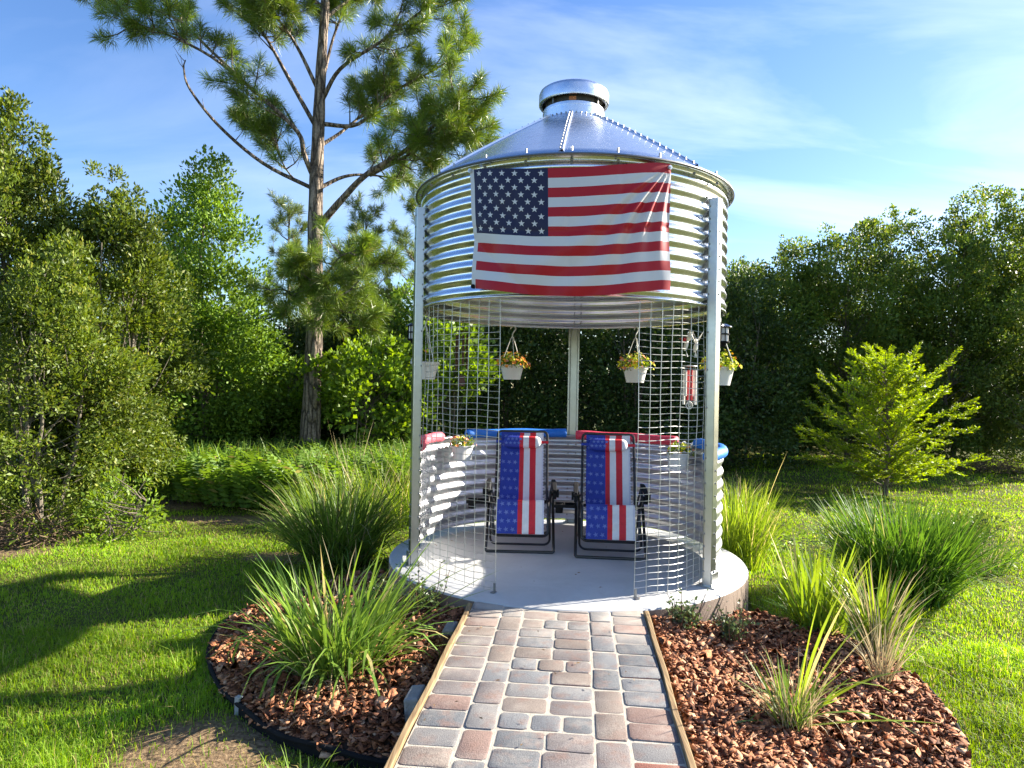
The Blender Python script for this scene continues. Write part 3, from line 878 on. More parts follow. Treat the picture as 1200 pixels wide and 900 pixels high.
# ventilator on the roof
b = MB()
b.lathe([(0.33, ZC - 0.030), (0.305, ZC - 0.006), (0.293, ZC), (0.291, ZC + 0.078), (0.294, ZC + 0.080), (0.294, ZC + 0.087), (0.290, ZC + 0.089), (0.288, ZC + 0.112), (0.284, ZC + 0.112), (0.282, ZC)], 72)
for k in range(40):
    t = 2 * PI * k / 40
    b.ball((0.300 * math.cos(t), 0.300 * math.sin(t), ZC + 0.004), 0.0075, 5, mi=1)
cl = b.build('vent_collar', [M_GALVR, M_BOLT], gz, angle=50)
b = MB(); z0 = ZC + 0.176
b.lathe([(0.300, z0 - 0.010), (0.322, z0 - 0.012), (0.331, z0 - 0.004), (0.331, z0 + 0.088), (0.322, z0 + 0.112), (0.30, z0 + 0.128), (0.2, z0 + 0.150), (0.0, z0 + 0.162)], 72)
b.lathe([(0.300, z0 - 0.010), (0.298, z0 + 0.06), (0.0, z0 + 0.06)], 72, mi=1)
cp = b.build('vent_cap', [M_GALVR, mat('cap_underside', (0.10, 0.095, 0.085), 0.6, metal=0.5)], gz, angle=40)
b = MB(); b.lathe([(0.268, ZC + 0.09), (0.268, z0 + 0.05)], 48)
b.build('vent_screen', mat('vent_inner', (0.05, 0.045, 0.035), 0.7, metal=0.3), cp)
b = MB()
b.lathe([(0.2700, ZC + 0.122), (0.2700, ZC + 0.158)], 6, a0=R_(256), a1=R_(270))
b.build('caution_label', mat('label_orange', (0.45, 0.16, 0.05), 0.6), cp)
for dx in (-0.03, 0.04):
    b = MB(); b.tube([(dx, -0.05, z0 + 0.15), (dx + 0.004, -0.05, z0 + 0.22)], 0.003, 5)
    b.build('cap_stud', M_BOLT, cp)
for k in range(4):
    t = R_(45 + 90 * k)
    b = MB(); b.box((0.282 * math.cos(t), 0.282 * math.sin(t), ZC + 0.155), (0.03, 0.006, 0.08), Matrix.Rotation(t, 3, 'Z'))
    b.build('cap_bracket', M_BOLT, cp, smooth=False)

# welded wire panels each side of the doorway
def wire_panel(a0, a1, lab):
    b = MB(); RW = RAD + 0.006 - 0.05
    RW = RAD - 0.022
    n = max(8, int(abs(a1 - a0) / 2))
    zt = Z_B0 + 0.08; z = 0.02
    r = 0.0026
    wob = lambda a, z: 0.006 * math.sin(a * 0.21 + z * 3.1) + 0.004 * math.sin(z * 7 + a)
    while z < zt + 0.001:
        b.tube([((RW + wob(a0 + (a1 - a0) * i / n, z)) * math.cos(R_(a0 + (a1 - a0) * i / n)), (RW + wob(a0 + (a1 - a0) * i / n, z)) * math.sin(R_(a0 + (a1 - a0) * i / n)), z + 0.004 * math.sin(i * 0.7 + z * 2)) for i in range(n + 1)], r, 5)
        z += 0.0508
    da = math.degrees(0.1016 / RW); k = 0
    a = a1
    while (a > a0 - 0.1) if a1 > a0 else (a < a0 + 0.1):
        b.tube([((RW + 0.005 + wob(a, zz * zt / 24)) * math.cos(R_(a)), (RW + 0.005 + wob(a, zz * zt / 24)) * math.sin(R_(a)), 0.004 + zz * zt / 24) for zz in range(25)], r * 1.05, 5)
        a += -da if a1 > a0 else da
    o = b.build('wire_panel', M_WIRE, gz)
    tag(o, lab)
    b = MB(); t = R_(a1); X = Vector((math.cos(t), math.sin(t), 0))
    b.box(X * (RW + 0.02) + Vector((0, 0, 0.035)), (0.010, 0.016, 0.07), Matrix.Rotation(t, 3, 'Z'))
    b.box(X * (RW + 0.035) + Vector((0, 0, 0.006)), (0.05, 0.03, 0.006), Matrix.Rotation(t, 3, 'Z'))
    b.build('floor_bracket', M_BOLT, o, smooth=False)
wire_panel(201, 243, None)
wire_panel(317, 287.5, None)

# ------------------------------------------------------------------ flag
M_RED = mat('flag_red', (0.40, 0.006, 0.014), 0.5, spec=0.3, coat=0.06)
M_WHITE = mat('flag_white', (0.60, 0.60, 0.61), 0.40, spec=0.3, coat=0.06)
M_NAVY = mat('flag_navy', (0.011, 0.012, 0.050), 0.45, spec=0.3)
def star_pts(cx, cy, r, rot=0.0):
    out = []
    for k in range(10):
        a = PI / 2 + k * PI / 5 + rot; q = r if k % 2 == 0 else r * 0.4
        out.append((cx + q * math.cos(a), cy + q * math.sin(a)))
    return out

def build_flag():
    Wf, Hf = 1.59, 0.945
    ac = R_(264.0)
    fl = empty('flag', GC, 0, 'flag with stars and red and white stripes draped over the front of the gazebo', 'flag')
    def surf(u, v, off=0.0):
        """u across 0..1 from the staff edge, v down 0..1"""
        x = (u - 0.5) * Wf
        fold = 0.0
        # tension folds fanning out from the upper corner on the fly side
        du, dv = (1.0 - u) * 1.6, v
        ang = math.atan2(dv, du + 1e-6); rad = math.hypot(du, dv)
        fold += 0.034 * math.sin(ang * 23 + 1.2 * math.sin(rad * 5)) * math.exp(-((ang - 1.0) / 0.45) ** 2) * min(1, rad * 2.2) * math.exp(-rad * 0.9)
        # soft diagonal drapes on the staff side
        q = u * 1.1 - v * 0.85
        fold += 0.040 * (abs(math.sin(q * 7.5 + 0.6)) - 0.5) * max(0, 1 - u * 1.6) * v
        fold += 0.016 * math.sin(u * 9 + v * 6) * v + 0.006 * math.sin(u * 37 + v * 9) * v
        for cc in (0.25, 0.5, 0.75): fold -= 0.004 * math.exp(-((u - cc) / 0.012) ** 2)
        fold -= 0.004 * math.exp(-((v - 0.5) / 0.016) ** 2)
        sag = 0.075 * math.sin(PI * min(1, u * 1.05)) ** 1.2 * (1 - 0.25 * v)
        low = 0.04 * math.sin(PI * u) * v + 0.045 * u * v
        edge = 0.035 * math.sin(PI * v) * max(0, 1 - u / 0.12) * 0.4
        z = 3.290 - 0.020 * (1 - u) - sag - v * Hf * (0.985 + 0.0 * u) - low * 0.6
        r = max(RAD + 0.014, RAD + 0.055 + 0.012 * math.sin(PI * u) * math.sin(PI * v) + fold) + off
        a = ac + (x + 0.05 * v * (1 - u) * 0.9 - 0.0) / (RAD + 0.02) + edge
        return Vector((r * math.cos(a), r * math.sin(a), z))
    b = MB(); nu = 120; nv = 78
    V = [surf(i / nu, j / nv) for j in range(nv + 1) for i in range(nu + 1)]
    F = []; M = []
    for j in range(nv):
        st = j // 6
        for i in range(nu):
            F.append((j * (nu + 1) + i, (j + 1) * (nu + 1) + i, (j + 1) * (nu + 1) + i + 1, j * (nu + 1) + i + 1))
            if st < 7 and 3 <= i < 49: M.append(2)
            elif i < 3: M.append(1)
            else: M.append(0 if st % 2 == 0 else 1)
    b.v = V; b.f = F; b.m = M
    u0, u1, v1 = 3 / nu, 49 / nu, 42 / nv
    for row in range(9):
        nst = 6 if row % 2 == 0 else 5
        for k in range(nst):
            fu = (k + 0.5) / 6 if nst == 6 else (k + 1) / 6
            cu = u0 + (u1 - u0) * fu; cv = v1 * (row + 0.7) / 9.4
            pts = star_pts(0, 0, 0.0265, 0)
            ring = [surf(cu + p[0] / Wf, cv - p[1] / Hf, 0.0025) for p in pts]
            c = surf(cu, cv, 0.0028)
            b.add([c] + ring, [(0, 1 + i, 1 + (i + 1) % 10) for i in range(10)], 1)
    b.build('cloth', [M_RED, M_WHITE, M_NAVY], fl, angle=180)
    for u, v in ((0.006, 0.012), (0.99, 0.03), (0.012, 0.985)):
        g = MB(); p = surf(u, v, 0.012); n = Vector((p.x, p.y, 0)).normalized()
        g.tube([p - n * 0.02, p + n * 0.004], 0.017, 12); g.tube([p + n * 0.004, p + n * 0.011], 0.009, 8)
        g.build('magnet_fixing' if v < 0.5 else 'corner_clip', mat('fixing_pale', (0.55, 0.58, 0.62), 0.35, metal=0.5) if v < 0.5 else M_BLACKP, fl)
build_flag()

# ------------------------------------------------------------------ foam tubes on the wall rim
def foam_tube(a0, a1, m, lab, zoff=0.0, rr=0.050, group='foam tubes along the rim of the gazebo wall'):
    b = MB(); n = max(6, int(abs(a1 - a0) / 3)); P = []
    for i in range(n + 1):
        a = a0 + (a1 - a0) * i / n; t = R_(a)
        P.append(((RAD - 0.004) * math.cos(t), (RAD - 0.004) * math.sin(t), Z_W1 + 0.018 + zoff + 0.004 * math.sin(i * 0.9)))
    # outer skin with closed ends, dark plugs painting in the bore's shade, slit over the sheet
    Q = [Vector(P[0]) * 1.0] + [Vector(p) for p in P] + [Vector(P[-1]) * 1.0]
    rad = [rr * 0.86] + [rr + 0.0015 * math.sin(i * 1.3) for i in range(n + 1)] + [rr * 0.86]
    d0 = (Vector(P[0]) - Vector(P[1])).normalized() * 0.007; d1 = (Vector(P[-1]) - Vector(P[-2])).normalized() * 0.007
    Q[0] = Q[0] + d0; Q[-1] = Q[-1] + d1
    b.tube(Q, rad, 16)
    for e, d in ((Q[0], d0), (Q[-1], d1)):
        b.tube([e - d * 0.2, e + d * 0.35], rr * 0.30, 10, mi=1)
    o = b.build('foam_tube', [m, mat('bore_shade', (0.02, 0.02, 0.03), 0.9)], angle=50)
    o.location = GC
    tag(o, lab, 'foam tube', group)
M_FBLUE = mat('foam_blue', (0.008, 0.16, 0.62), 0.55, noise=0.06, nscale=12, bump=0.25, bscale=220)
M_FRED = mat('foam_red', (0.72, 0.045, 0.085), 0.55, noise=0.06, nscale=12, bump=0.25, bscale=220)
M_FPINK = mat('foam_pink', (0.80, 0.12, 0.16), 0.55, noise=0.06, nscale=12, bump=0.25, bscale=220)
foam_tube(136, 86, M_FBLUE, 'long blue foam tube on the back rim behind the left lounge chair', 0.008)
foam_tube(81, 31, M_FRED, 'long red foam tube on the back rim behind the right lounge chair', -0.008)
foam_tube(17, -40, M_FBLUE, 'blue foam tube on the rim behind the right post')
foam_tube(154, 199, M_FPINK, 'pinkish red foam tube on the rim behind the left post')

# ------------------------------------------------------------------ flower pots
M_POT = mat('pot_white', (0.68, 0.67, 0.64), 0.45, spec=0.4, noise=0.05, nscale=6)
M_SOIL = mat('potting_soil', (0.035, 0.022, 0.014), 0.95, bump=0.8, bscale=80)
M_PLEAF = leaf_mat('annual_leaves', (0.07, 0.13, 0.018), (0.22, 0.30, 0.03), transl=0.4)
M_FY = mat('petal_yellow', (0.88, 0.80, 0.04), 0.6, noise=0.1, nscale=40)
M_FO = mat('petal_orange', (0.88, 0.33, 0.03), 0.6, noise=0.1, nscale=40)
M_FP = mat('petal_pink', (0.75, 0.30, 0.22), 0.6, noise=0.1, nscale=40)
M_TWINE = mat('hanger_white', (0.70, 0.70, 0.66), 0.5)

def posy(root, z0, rx, ry, rz, nleaf, nfl, mix, seed, droop=0.0):
    rng = np.random.default_rng(seed)
    d = unit(nleaf, rng); d[:, 2] = np.abs(d[:, 2])
    q = rng.uniform(0.25, 1, nleaf) ** 0.5
    lob = 0.78 + 0.3 * np.sin(3 * np.arctan2(d[:, 1], d[:, 0]) + seed) * np.cos(2.0 * d[:, 2] + seed)
    C = d * np.array([rx, ry, rz]) * (q * lob)[:, None]
    C[:, 2] += z0 - droop * (np.hypot(C[:, 0] / rx, C[:, 1] / ry)) ** 2
    D = d * 0.7 + unit(nleaf, rng) * 0.7; D /= np.linalg.norm(D, axis=1, keepdims=True)
    V, F = leaf_quads(C, D, rng.uniform(0.022, 0.042, nleaf), rng.uniform(0.012, 0.022, nleaf), rng)
    np_mesh('foliage', V, F, M_PLEAF, root)
    b = MB(); rnd = random.Random(seed)
    for k in range(nfl):
        a = rnd.uniform(0, 2 * PI); e = rnd.uniform(0.1, 1.0)
        dd = Vector((math.cos(a) * math.sqrt(1 - e * e), math.sin(a) * math.sqrt(1 - e * e), e))
        lb = 0.86 + 0.28 * math.sin(3 * a + seed) * math.cos(2 * e + seed) + rnd.uniform(-0.05, 0.16)
        c = Vector((dd.x * rx, dd.y * ry, dd.z * rz)) * lb; c.z += z0 - droop * (math.hypot(c.x / rx, c.y / ry)) ** 2
        fr = rnd.uniform(0.014, 0.024)
        n_ = (dd + Vector((rnd.uniform(-.4, .4), rnd.uniform(-.9, .1), rnd.uniform(0, .5)))).normalized()
        x_ = n_.orthogonal().normalized(); y_ = n_.cross(x_)
        mi = rnd.choices((0, 1, 2), mix)[0]
        V = [c - n_ * 0.004]; 
        for j in range(10):
            tt = 2 * PI * j / 10; r = fr if j % 2 == 0 else fr * 0.62
            V.append(c + (x_ * math.cos(tt) + y_ * math.sin(tt)) * r + n_ * 0.004)
        b.add(V, [(0, 1 + j, 1 + (j + 1) % 10) for j in range(10)], mi)
        b.tube([c - dd * 0.05 - Vector((0, 0, 0.02)), c - n_ * 0.004], 0.0014, 4, mi=3)
    b.build('blossoms', [M_FY, M_FO, M_FP, mat('stem_green', (0.08, 0.14, 0.03), 0.6)], root, smooth=False)

def hanging_pot(ang, zrim, lab, mix, seed, yscale=1.0, flat=1.0, nfl=46):
    t = R_(ang); rp = RAD - 0.03
    x, y = rp * math.cos(t), rp * math.sin(t)
    H = 0.168
    z0 = zrim - H
    root = empty('hanging_pot', (GC.x + x, GC.y + y, z0), 0.3 * seed, lab, 'hanging pot', 'hanging flower pots')
    b = MB()
    b.lathe([(0.0, 0.004), (0.092, 0.004), (0.096, 0.0), (0.098, 0.008), (0.130, H - 0.022), (0.139, H - 0.022), (0.141, H - 0.018), (0.141, H), (0.134, H), (0.126, H - 0.02), (0.0, H - 0.024)], 28)
    b.build('pot', M_POT, root, angle=35)
    b = MB(); b.lathe([(0.0, H - 0.012), (0.126, H - 0.016)], 20); b.build('soil', M_SOIL, root)
    top = Z_B0 - z0 - 0.012
    hk = MB()
    jz = top - 0.115
    for k in range(3):
        a = k * 2 * PI / 3 + 0.4
        hk.tube([(0.136 * math.cos(a), 0.136 * math.sin(a), H - 0.004), (0.012 * math.cos(a), 0.012 * math.sin(a), jz)], 0.0045, 5)
    pts = [(0, 0, jz - 0.01), (0, 0, jz + 0.03), (0.012, 0, jz + 0.055), (0.034, 0, jz + 0.085), (0.030, 0, jz + 0.112), (0.006, 0, jz + 0.122), (-0.018, 0, jz + 0.108), (-0.024, 0, jz + 0.09)]
    hk.tube(bez(pts, 4), 0.0072, 6)
    hk.build('hanger', M_TWINE, root)
    posy(root, H - 0.01, 0.205 * yscale, 0.205 * yscale, 0.155 * flat, 520, nfl, mix, seed, droop=0.03)
    return root
hanging_pot(113, 1.825, 'white hanging pot of orange and yellow flowers above the left lounge chair', (3, 5, 1), 1, 1.05, 0.9, 120)
hanging_pot(53, 1.815, 'white hanging pot of yellow and pink flowers above the right lounge chair', (6, 2, 1.5), 2, 0.95, 1.1, 110)
hanging_pot(176, 1.80, 'white hanging pot behind the left post with a few orange flowers', (1, 4, 1), 3, 0.6, 0.9, 8)
hanging_pot(-9, 1.795, 'white hanging pot of bright yellow flowers behind the right post', (9, 1, 0), 4, 0.95, 1.05, 120)

def wall_pot(ang, zrim, lab, mix, seed, nfl):
    t = R_(ang); rp = RAD - 0.135
    H = 0.155; z0 = zrim - H
    root = empty('wall_planter', (GC.x + rp * math.cos(t), GC.y + rp * math.sin(t), z0), t - PI / 2, lab, 'wall planter', 'planters hooked on the inside of the wall')
    b = MB()
    b.lathe([(0.0, 0.003), (0.080, 0.003), (0.086, 0.0), (0.104, H - 0.018), (0.114, H - 0.018), (0.115, H), (0.106, H), (0.100, H - 0.02), (0.0, H - 0.022)], 28, sx=1.35, sy=0.9)
    b.build('pot', M_POT, root, angle=35)
    b = MB(); b.lathe([(0.0, H - 0.012), (0.10, H - 0.016)], 20, sx=1.3, sy=0.9); b.build('soil', M_SOIL, root)
    zt = Z_W1 + 0.016 - z0
    for x in (-0.075, 0.075):
        b = MB()
        b.tube(fillet([(x, 0.098, H - 0.02), (x, 0.108, zt), (x, 0.152, zt), (x, 0.158, zt - 0.07)], 0.02, 4), 0.006, 6)
        b.build('hook', M_TWINE, root)
    posy(root, H - 0.01, 0.18, 0.11, 0.12, 300, nfl, mix, seed, droop=0.01)
wall_pot(145, 0.945, 'white wall planter with orange flowers hooked left of the chairs', (3, 6, 2), 11, 40)
wall_pot(23, 0.935, 'white wall planter with small yellow flowers hooked right of the chairs', (5, 3, 2), 12, 26)

# ------------------------------------------------------------------ wind chimes
def wind_chime(ang, zt, tubes, cols, lab, figures, sail, seed, rscale=1.0):
    t = R_(ang); rp = RAD - 0.04
    root = empty('wind_chime', (GC.x + rp * math.cos(t), GC.y + rp * math.sin(t), zt), 0.25, lab, 'wind chime', 'wind chimes hung from the bin rim')
    s = MB(); s.tube([(0, 0, Z_B0 - zt - 0.008), (0, 0, 0)], 0.003, 5)
    s.tube(bez([(0, 0, Z_B0 - zt - 0.045), (0.016, 0, Z_B0 - zt - 0.03), (0.012, 0, Z_B0 - zt - 0.006), (-0.006, 0.0, Z_B0 - zt - 0.004)], 4), 0.004, 5)
    s.build('cord', mat('chime_cord', (0.25, 0.24, 0.22), 0.8), root)
    rnd = random.Random(seed)
    tz = figures['drop']
    p = MB(); p.lathe([(0, tz + 0.012), (0.07 * rscale, tz + 0.008), (0.074 * rscale, tz), (0.0, tz - 0.004)], 20); p.build('top_plate', figures['plate'], root)
    for k in range(tubes):
        a = 2 * PI * k / tubes + 0.3; r = 0.058 * rscale
        L = figures['len'] * (0.8 + 0.4 * ((k * 2) % tubes) / tubes)
        b = MB(); b.tube([(r * math.cos(a), r * math.sin(a), tz - 0.04), (r * math.cos(a), r * math.sin(a), tz - 0.04 - L)], 0.0115 * figures.get('fat', 1), 10)
        b.tube([(r * math.cos(a), r * math.sin(a), tz), (r * math.cos(a), r * math.sin(a), tz - 0.045)], 0.0015, 4)
        b.build('chime_tube', cols[k % len(cols)], root)
    b = MB(); b.tube([(0, 0, tz), (0, 0, sail)], 0.0016, 4); b.build('striker_cord', mat('chime_cord'), root)
    return root, tz
M_CW = mat('chime_white', (0.78, 0.76, 0.70), 0.4); M_CR = mat('chime_red', (0.50, 0.02, 0.03), 0.4)
M_BRONZE = mat('chime_bronze', (0.075, 0.042, 0.022), 0.4, metal=0.8)
rt, tz = wind_chime(21, 2.12, 6, [M_CW, M_CR, M_CW, M_CW, M_CR, M_CW], 'red and white wind chime with two little hummingbird figures hung near the right post', dict(drop=-0.30, plate=M_CW, len=0.33, fat=1.15), -0.68, 3)
def small_bird(root, c, rz, m1, m2):
    b = MB(); R = Matrix.Rotation(rz, 3, 'Z')
    b.ball(c, 0.03, 10, sc=(0.75, 0.75, 1.9), rot=Matrix.Rotation(0.25, 3, 'Y'), mi=0)
    b.ball(Vector(c) + R @ Vector((0.016, 0, 0.064)), 0.022, 8, mi=1)
    b.tube([Vector(c) + R @ Vector((0.032, 0, 0.067)), Vector(c) + R @ Vector((0.075, 0, 0.074))], [0.004, 0.001], 5, mi=1)
    for sg in (-1, 1):
        w0 = Vector(c) + Vector((0, 0, 0.03))
        V = [w0, w0 + R @ Vector((-0.02, sg * 0.03, 0.075)), w0 + R @ Vector((-0.055, sg * 0.065, 0.125)), w0 + R @ Vector((-0.06, sg * 0.03, 0.05))]
        V2 = [v + Vector((0.003, 0.003, -0.003)) for v in V]
        b.add(V + V2, [(0, 1, 2, 3), (7, 6, 5, 4), (0, 4, 5, 1), (1, 5, 6, 2), (2, 6, 7, 3), (3, 7, 4, 0)], 0)
    b.add([Vector(c) + Vector((0, 0, -0.04)), Vector(c) + R @ Vector((-0.02, 0.018, -0.11)), Vector(c) + R @ Vector((-0.02, -0.018, -0.11)), Vector(c) + R @ Vector((-0.008, 0, -0.10))], [(0, 1, 3), (0, 3, 2), (0, 2, 1), (1, 2, 3)], 0)
    b.tube([Vector(c) + Vector((0, 0, 0.09)), Vector(c) * 0.4 + Vector((0, 0, 0.10))], 0.0015, 4, mi=0)
    b.build('bird_figure', [m1, m2], root, angle=60)
small_bird(rt, (-0.055, -0.01, -0.09), 2.4, M_CW, M_CR)
small_bird(rt, (0.05, -0.02, -0.10), 1.2, M_CW, M_CW)
b = MB()
b.tube([(0.036 * math.cos(k * PI / 10), 0.0, -0.70 + 0.036 * math.sin(k * PI / 10)) for k in range(20)], 0.005, 6, closed=True)
b.tube([((0.004 + k * 0.0016) * math.cos(k * 0.6), 0.0, -0.70 + (0.004 + k * 0.0016) * math.sin(k * 0.6)) for k in range(16)], 0.004, 5)
b.build('wind_catcher', M_CW, rt)
rt2, tz2 = wind_chime(142, 2.19, 7, [M_BRONZE], 'dark bronze wind chime hung behind the left wire panel', dict(drop=-0.03, plate=M_BRONZE, len=0.34), -0.50, 5, 1.05)
b = MB(); b.box((0, 0, -0.56), (0.085, 0.008, 0.115), taper=0.8); b.build('wind_catcher', mat('catcher_brown', (0.10, 0.045, 0.04), 0.6), rt2, smooth=False)

# ------------------------------------------------------------------ lanterns on the posts
M_LAMPG = mat('lamp_glass', (0.70, 0.72, 0.74), 0.25, spec=0.6)
M_SOLAR = mat('solar_dark', (0.015, 0.02, 0.05), 0.2)
def lantern(ang, zc, lab, off=0.0):
    t = R_(ang); X = Vector((math.cos(t), math.sin(t), 0)); Y = Vector((-math.sin(t), math.cos(t), 0))
    p = GC + X * (RAD + 0.05) + Y * off
    root = empty('solar_lantern', (p.x, p.y, zc), math.atan2((Y * off).y, (Y * off).x), lab, 'lantern', 'solar lanterns on the gazebo posts')
    b = MB(); D = 0.07
    b.box((-0.022, 0, 0.02), (0.012, 0.05, 0.15)); b.box((D / 2 - 0.02, 0, 0.062), (D, 0.02, 0.012))
    b.build('bracket', M_BLACKP, root, smooth=False)
    c = (D, 0, 0)
    b = MB(); b.lathe([(0.0, 0.088), (0.030, 0.084), (0.070, 0.064), (0.073, 0.058), (0.062, 0.054), (0.0, 0.056)], 16, c=c); b.build('cap', M_SOLAR, root, angle=25)
    b = MB(); b.lathe([(0.0, -0.06), (0.040, -0.06), (0.044, -0.05), (0.044, 0.052), (0.0, 0.054)], 16, c=c); b.build('glass', M_LAMPG, root, angle=40)
    b = MB()
    for k in range(8):
        a = k * PI / 4
        b.tube([(D + 0.050 * math.cos(a), 0.050 * math.sin(a), -0.066), (D + 0.050 * math.cos(a), 0.050 * math.sin(a), 0.056)], 0.0042, 5)
    b.lathe([(0.0, -0.074), (0.050, -0.074), (0.055, -0.066), (0.052, -0.058), (0.0, -0.060)], 16, c=c)
    b.lathe([(0.052, -0.006), (0.054, 0.0), (0.052, 0.006)], 16, c=c)
    b.lathe([(0.0, -0.105), (0.022, -0.10), (0.028, -0.072)], 12, c=c)
    b.build('cage', M_BLACKP, root, angle=40)
lantern(318, 2.045, 'black solar lantern with pale glass outside the right post', 0.098)
lantern(200, 2.05, 'black solar lantern with pale glass outside the left post', -0.095)

# ------------------------------------------------------------------ lounge chairs
M_TUBE = mat('black_tube', (0.012, 0.012, 0.013), 0.32, spec=0.5)
M_CBLUE = mat('chair_blue', (0.016, 0.040, 0.33), 0.6, noise=0.12, nscale=25, bump=0.15, bscale=300)
M_CRED = mat('chair_red', (0.62, 0.016, 0.030), 0.6, noise=0.08, nscale=25, bump=0.15, bscale=300)
M_CWHITE = mat('chair_white', (0.76, 0.76, 0.78), 0.6, noise=0.05, nscale=25, bump=0.15, bscale=300)
M_CSTAR = mat('chair_star', (0.13, 0.18, 0.50), 0.6)
M_CBORD = mat('chair_border', (0.60, 0.60, 0.70), 0.6)

def build_chair(lab):
    root = empty('lounge_chair', (0, 0, 0), 0, lab, 'lounge chair', 'folding lounge chairs in the gazebo')
    wb, wf = 0.322, 0.268
    # base: front and rear U tubes
    b = MB(); b.tube(fillet([(-wb, 0.16, 0.60), (-wb, -0.385, 0.055), (-wb + 0.0, -0.40, 0.013), (wb, -0.40, 0.013), (wb, -0.385, 0.055), (wb, 0.16, 0.60)], 0.07, 6), 0.0145, 8)
    b.build('front_leg_frame', M_TUBE, root)
    b = MB(); w2 = wb - 0.03
    b.tube(fillet([(-w2, -0.27, 0.56), (-w2, 0.44, 0.05), (-w2, 0.46, 0.013), (w2, 0.46, 0.013), (w2, 0.44, 0.05), (w2, -0.27, 0.56)], 0.07, 6), 0.0145, 8)
    b.build('rear_leg_frame', M_TUBE, root)
    b = MB(); w3 = wb - 0.034
    b.tube(fillet([(-w3, -0.13, 0.32), (-w3, -0.345, 0.072), (w3, -0.345, 0.072), (w3, -0.13, 0.32)], 0.075, 6), 0.011, 8)
    b.build('cross_brace', M_TUBE, root)
    # sling frame seen from the side: footrest bottom, knee, seat rear, top
    pf = [(-0.335, 0.150), (-0.245, 0.480), (0.20, 0.375), (0.52, 1.095)]
    sd_ = fillet([(0, y, z) for y, z in pf], 0.07, 6)
    side = [(p.y, p.z) for p in sd_]
    loop = [(-wf, y, z) for y, z in side] + [(wf, y, z) for y, z in reversed(side)]
    k = len(side)
    pts = fillet([Vector(loop[0])] + [Vector(q) for q in loop[1:]], 0.055, 5, closed=True) if False else None
    L_ = [Vector((-wf, y, z)) for y, z in side]; Rr = [Vector((wf, y, z)) for y, z in reversed(side)]
    def corner(a, b_, c, r=0.055, n=5):
        d1 = (a - b_).normalized() * r; d2 = (c - b_).normalized() * r
        return [(b_ + d1) * (1 - t) ** 2 + b_ * 2 * t * (1 - t) + (b_ + d2) * t * t for t in [i / n for i in range(n + 1)]]
    path = L_[1:-1] + corner(L_[-2], L_[-1], Rr[0]) + corner(L_[-1], Rr[0], Rr[1]) + Rr[1:-1] + corner(Rr[-2], Rr[-1], L_[0]) + corner(Rr[-1], L_[0], L_[1])
    b = MB(); b.tube(path, 0.0135, 8, closed=True)
    b.build('sling_frame', M_TUBE, root)
    # fabric
    hwf = 0.228
    def stripe(fr):
        if fr < 0.44: return 0
        if fr < 0.535: return 1
        if fr < 0.675: return 2
        if fr < 0.82: return 1
        return 3 if fr > 0.965 else 2
    def panel(name, p0, p1, bulge, r0, r1, rows, star_rows):
        a = Vector((0, *p0)); c = Vector((0, *p1)); d = c - a
        nrm = Vector((0, -d.z, d.y)).normalized()
        if nrm.y > 0 and abs(d.z) > abs(d.y): nrm = -nrm
        if abs(d.y) > abs(d.z) and nrm.z < 0: nrm = -nrm
        b = MB(); nx, ny = 50, rows
        def S(fx, fy, off=0.0):
            q = r0 + (r1 - r0) * fy
            bl = bulge * math.sin(PI * fy) * (0.4 + 0.6 * math.sin(PI * fx)) + 0.004 * math.sin(fx * 11 + fy * 5) * math.sin(PI * fy) - 0.018 * math.sin(PI * fx) + 0.006 * math.sin(fy * 17 + 3 * math.sin(fx * 5)) * math.sin(PI * fx)
            return a + d * q + nrm * (bl + off + 0.004) + Vector(((fx * 2 - 1) * hwf, 0, 0))
        V = [S(i / nx, j / ny) for j in range(ny + 1) for i in range(nx + 1)]
        F = []; M = []
        for j in range(ny):
            for i in range(nx):
                F.append((j * (nx + 1) + i, j * (nx + 1) + i + 1, (j + 1) * (nx + 1) + i + 1, (j + 1) * (nx + 1) + i)); M.append(stripe((i + 0.5) / nx))
        b.v = V; b.f = F; b.m = M
        ln = d.length * (r1 - r0)
        for ry in range(star_rows):
            for rx in range(3):
                fx = (rx + 0.5 + (0.22 if ry % 2 else -0.12)) * 0.44 / 3.2 + 0.012; fy = (ry + 0.5) / star_rows
                ring = [S(fx + p[0] / (2 * hwf), fy + p[1] / ln, 0.002) for p in star_pts(0, 0, 0.027, 0.25 * rx + 0.1 * ry)]
                b.add([S(fx, fy, 0.0022)] + ring, [(0, 1 + i, 1 + (i + 1) % 10) for i in range(10)], 4)
        return b.build(name, [M_CBLUE, M_CRED, M_CWHITE, M_CBORD, M_CSTAR], root, angle=180), S
    panel('leg_rest', pf[0], pf[1], 0.012, 0.05, 1.0, 14, 4)
    panel('seat', pf[1], pf[2], -0.02, 0.0, 1.0, 14, 4)
    bk, SB = panel('backrest', pf[2], pf[3], -0.012, 0.02, 0.985, 24, 8)
    # elastic laces along both sides
    for sg in (-1, 1):
        b = MB()
        for (p0, p1, n) in ((pf[0], pf[1], 9), (pf[1], pf[2], 11), (pf[2], pf[3], 22)):
            a = Vector((0, *p0)); c = Vector((0, *p1)); P = []
            for i in range(2 * n + 1):
                q = 0.06 + 0.88 * i / (2 * n)
                P.append(a + (c - a) * q + Vector((sg * (hwf - 0.004 if i % 2 else wf), 0, 0)))
            b.tube(P, 0.0042, 4)
        b.build('lacing', M_TUBE, root)
    # pillow with side straps
    a = Vector((0, *pf[2])); c = Vector((0, *pf[3])); d = c - a
    nrm = Vector((0, -d.z, d.y)).normalized()
    b = MB(); nx, nr = 40, 14; V = []; F = []; M = []
    ctr = a + d * 0.835 + nrm * 0.022; hh = 0.066; th = 0.040; hw = 0.200
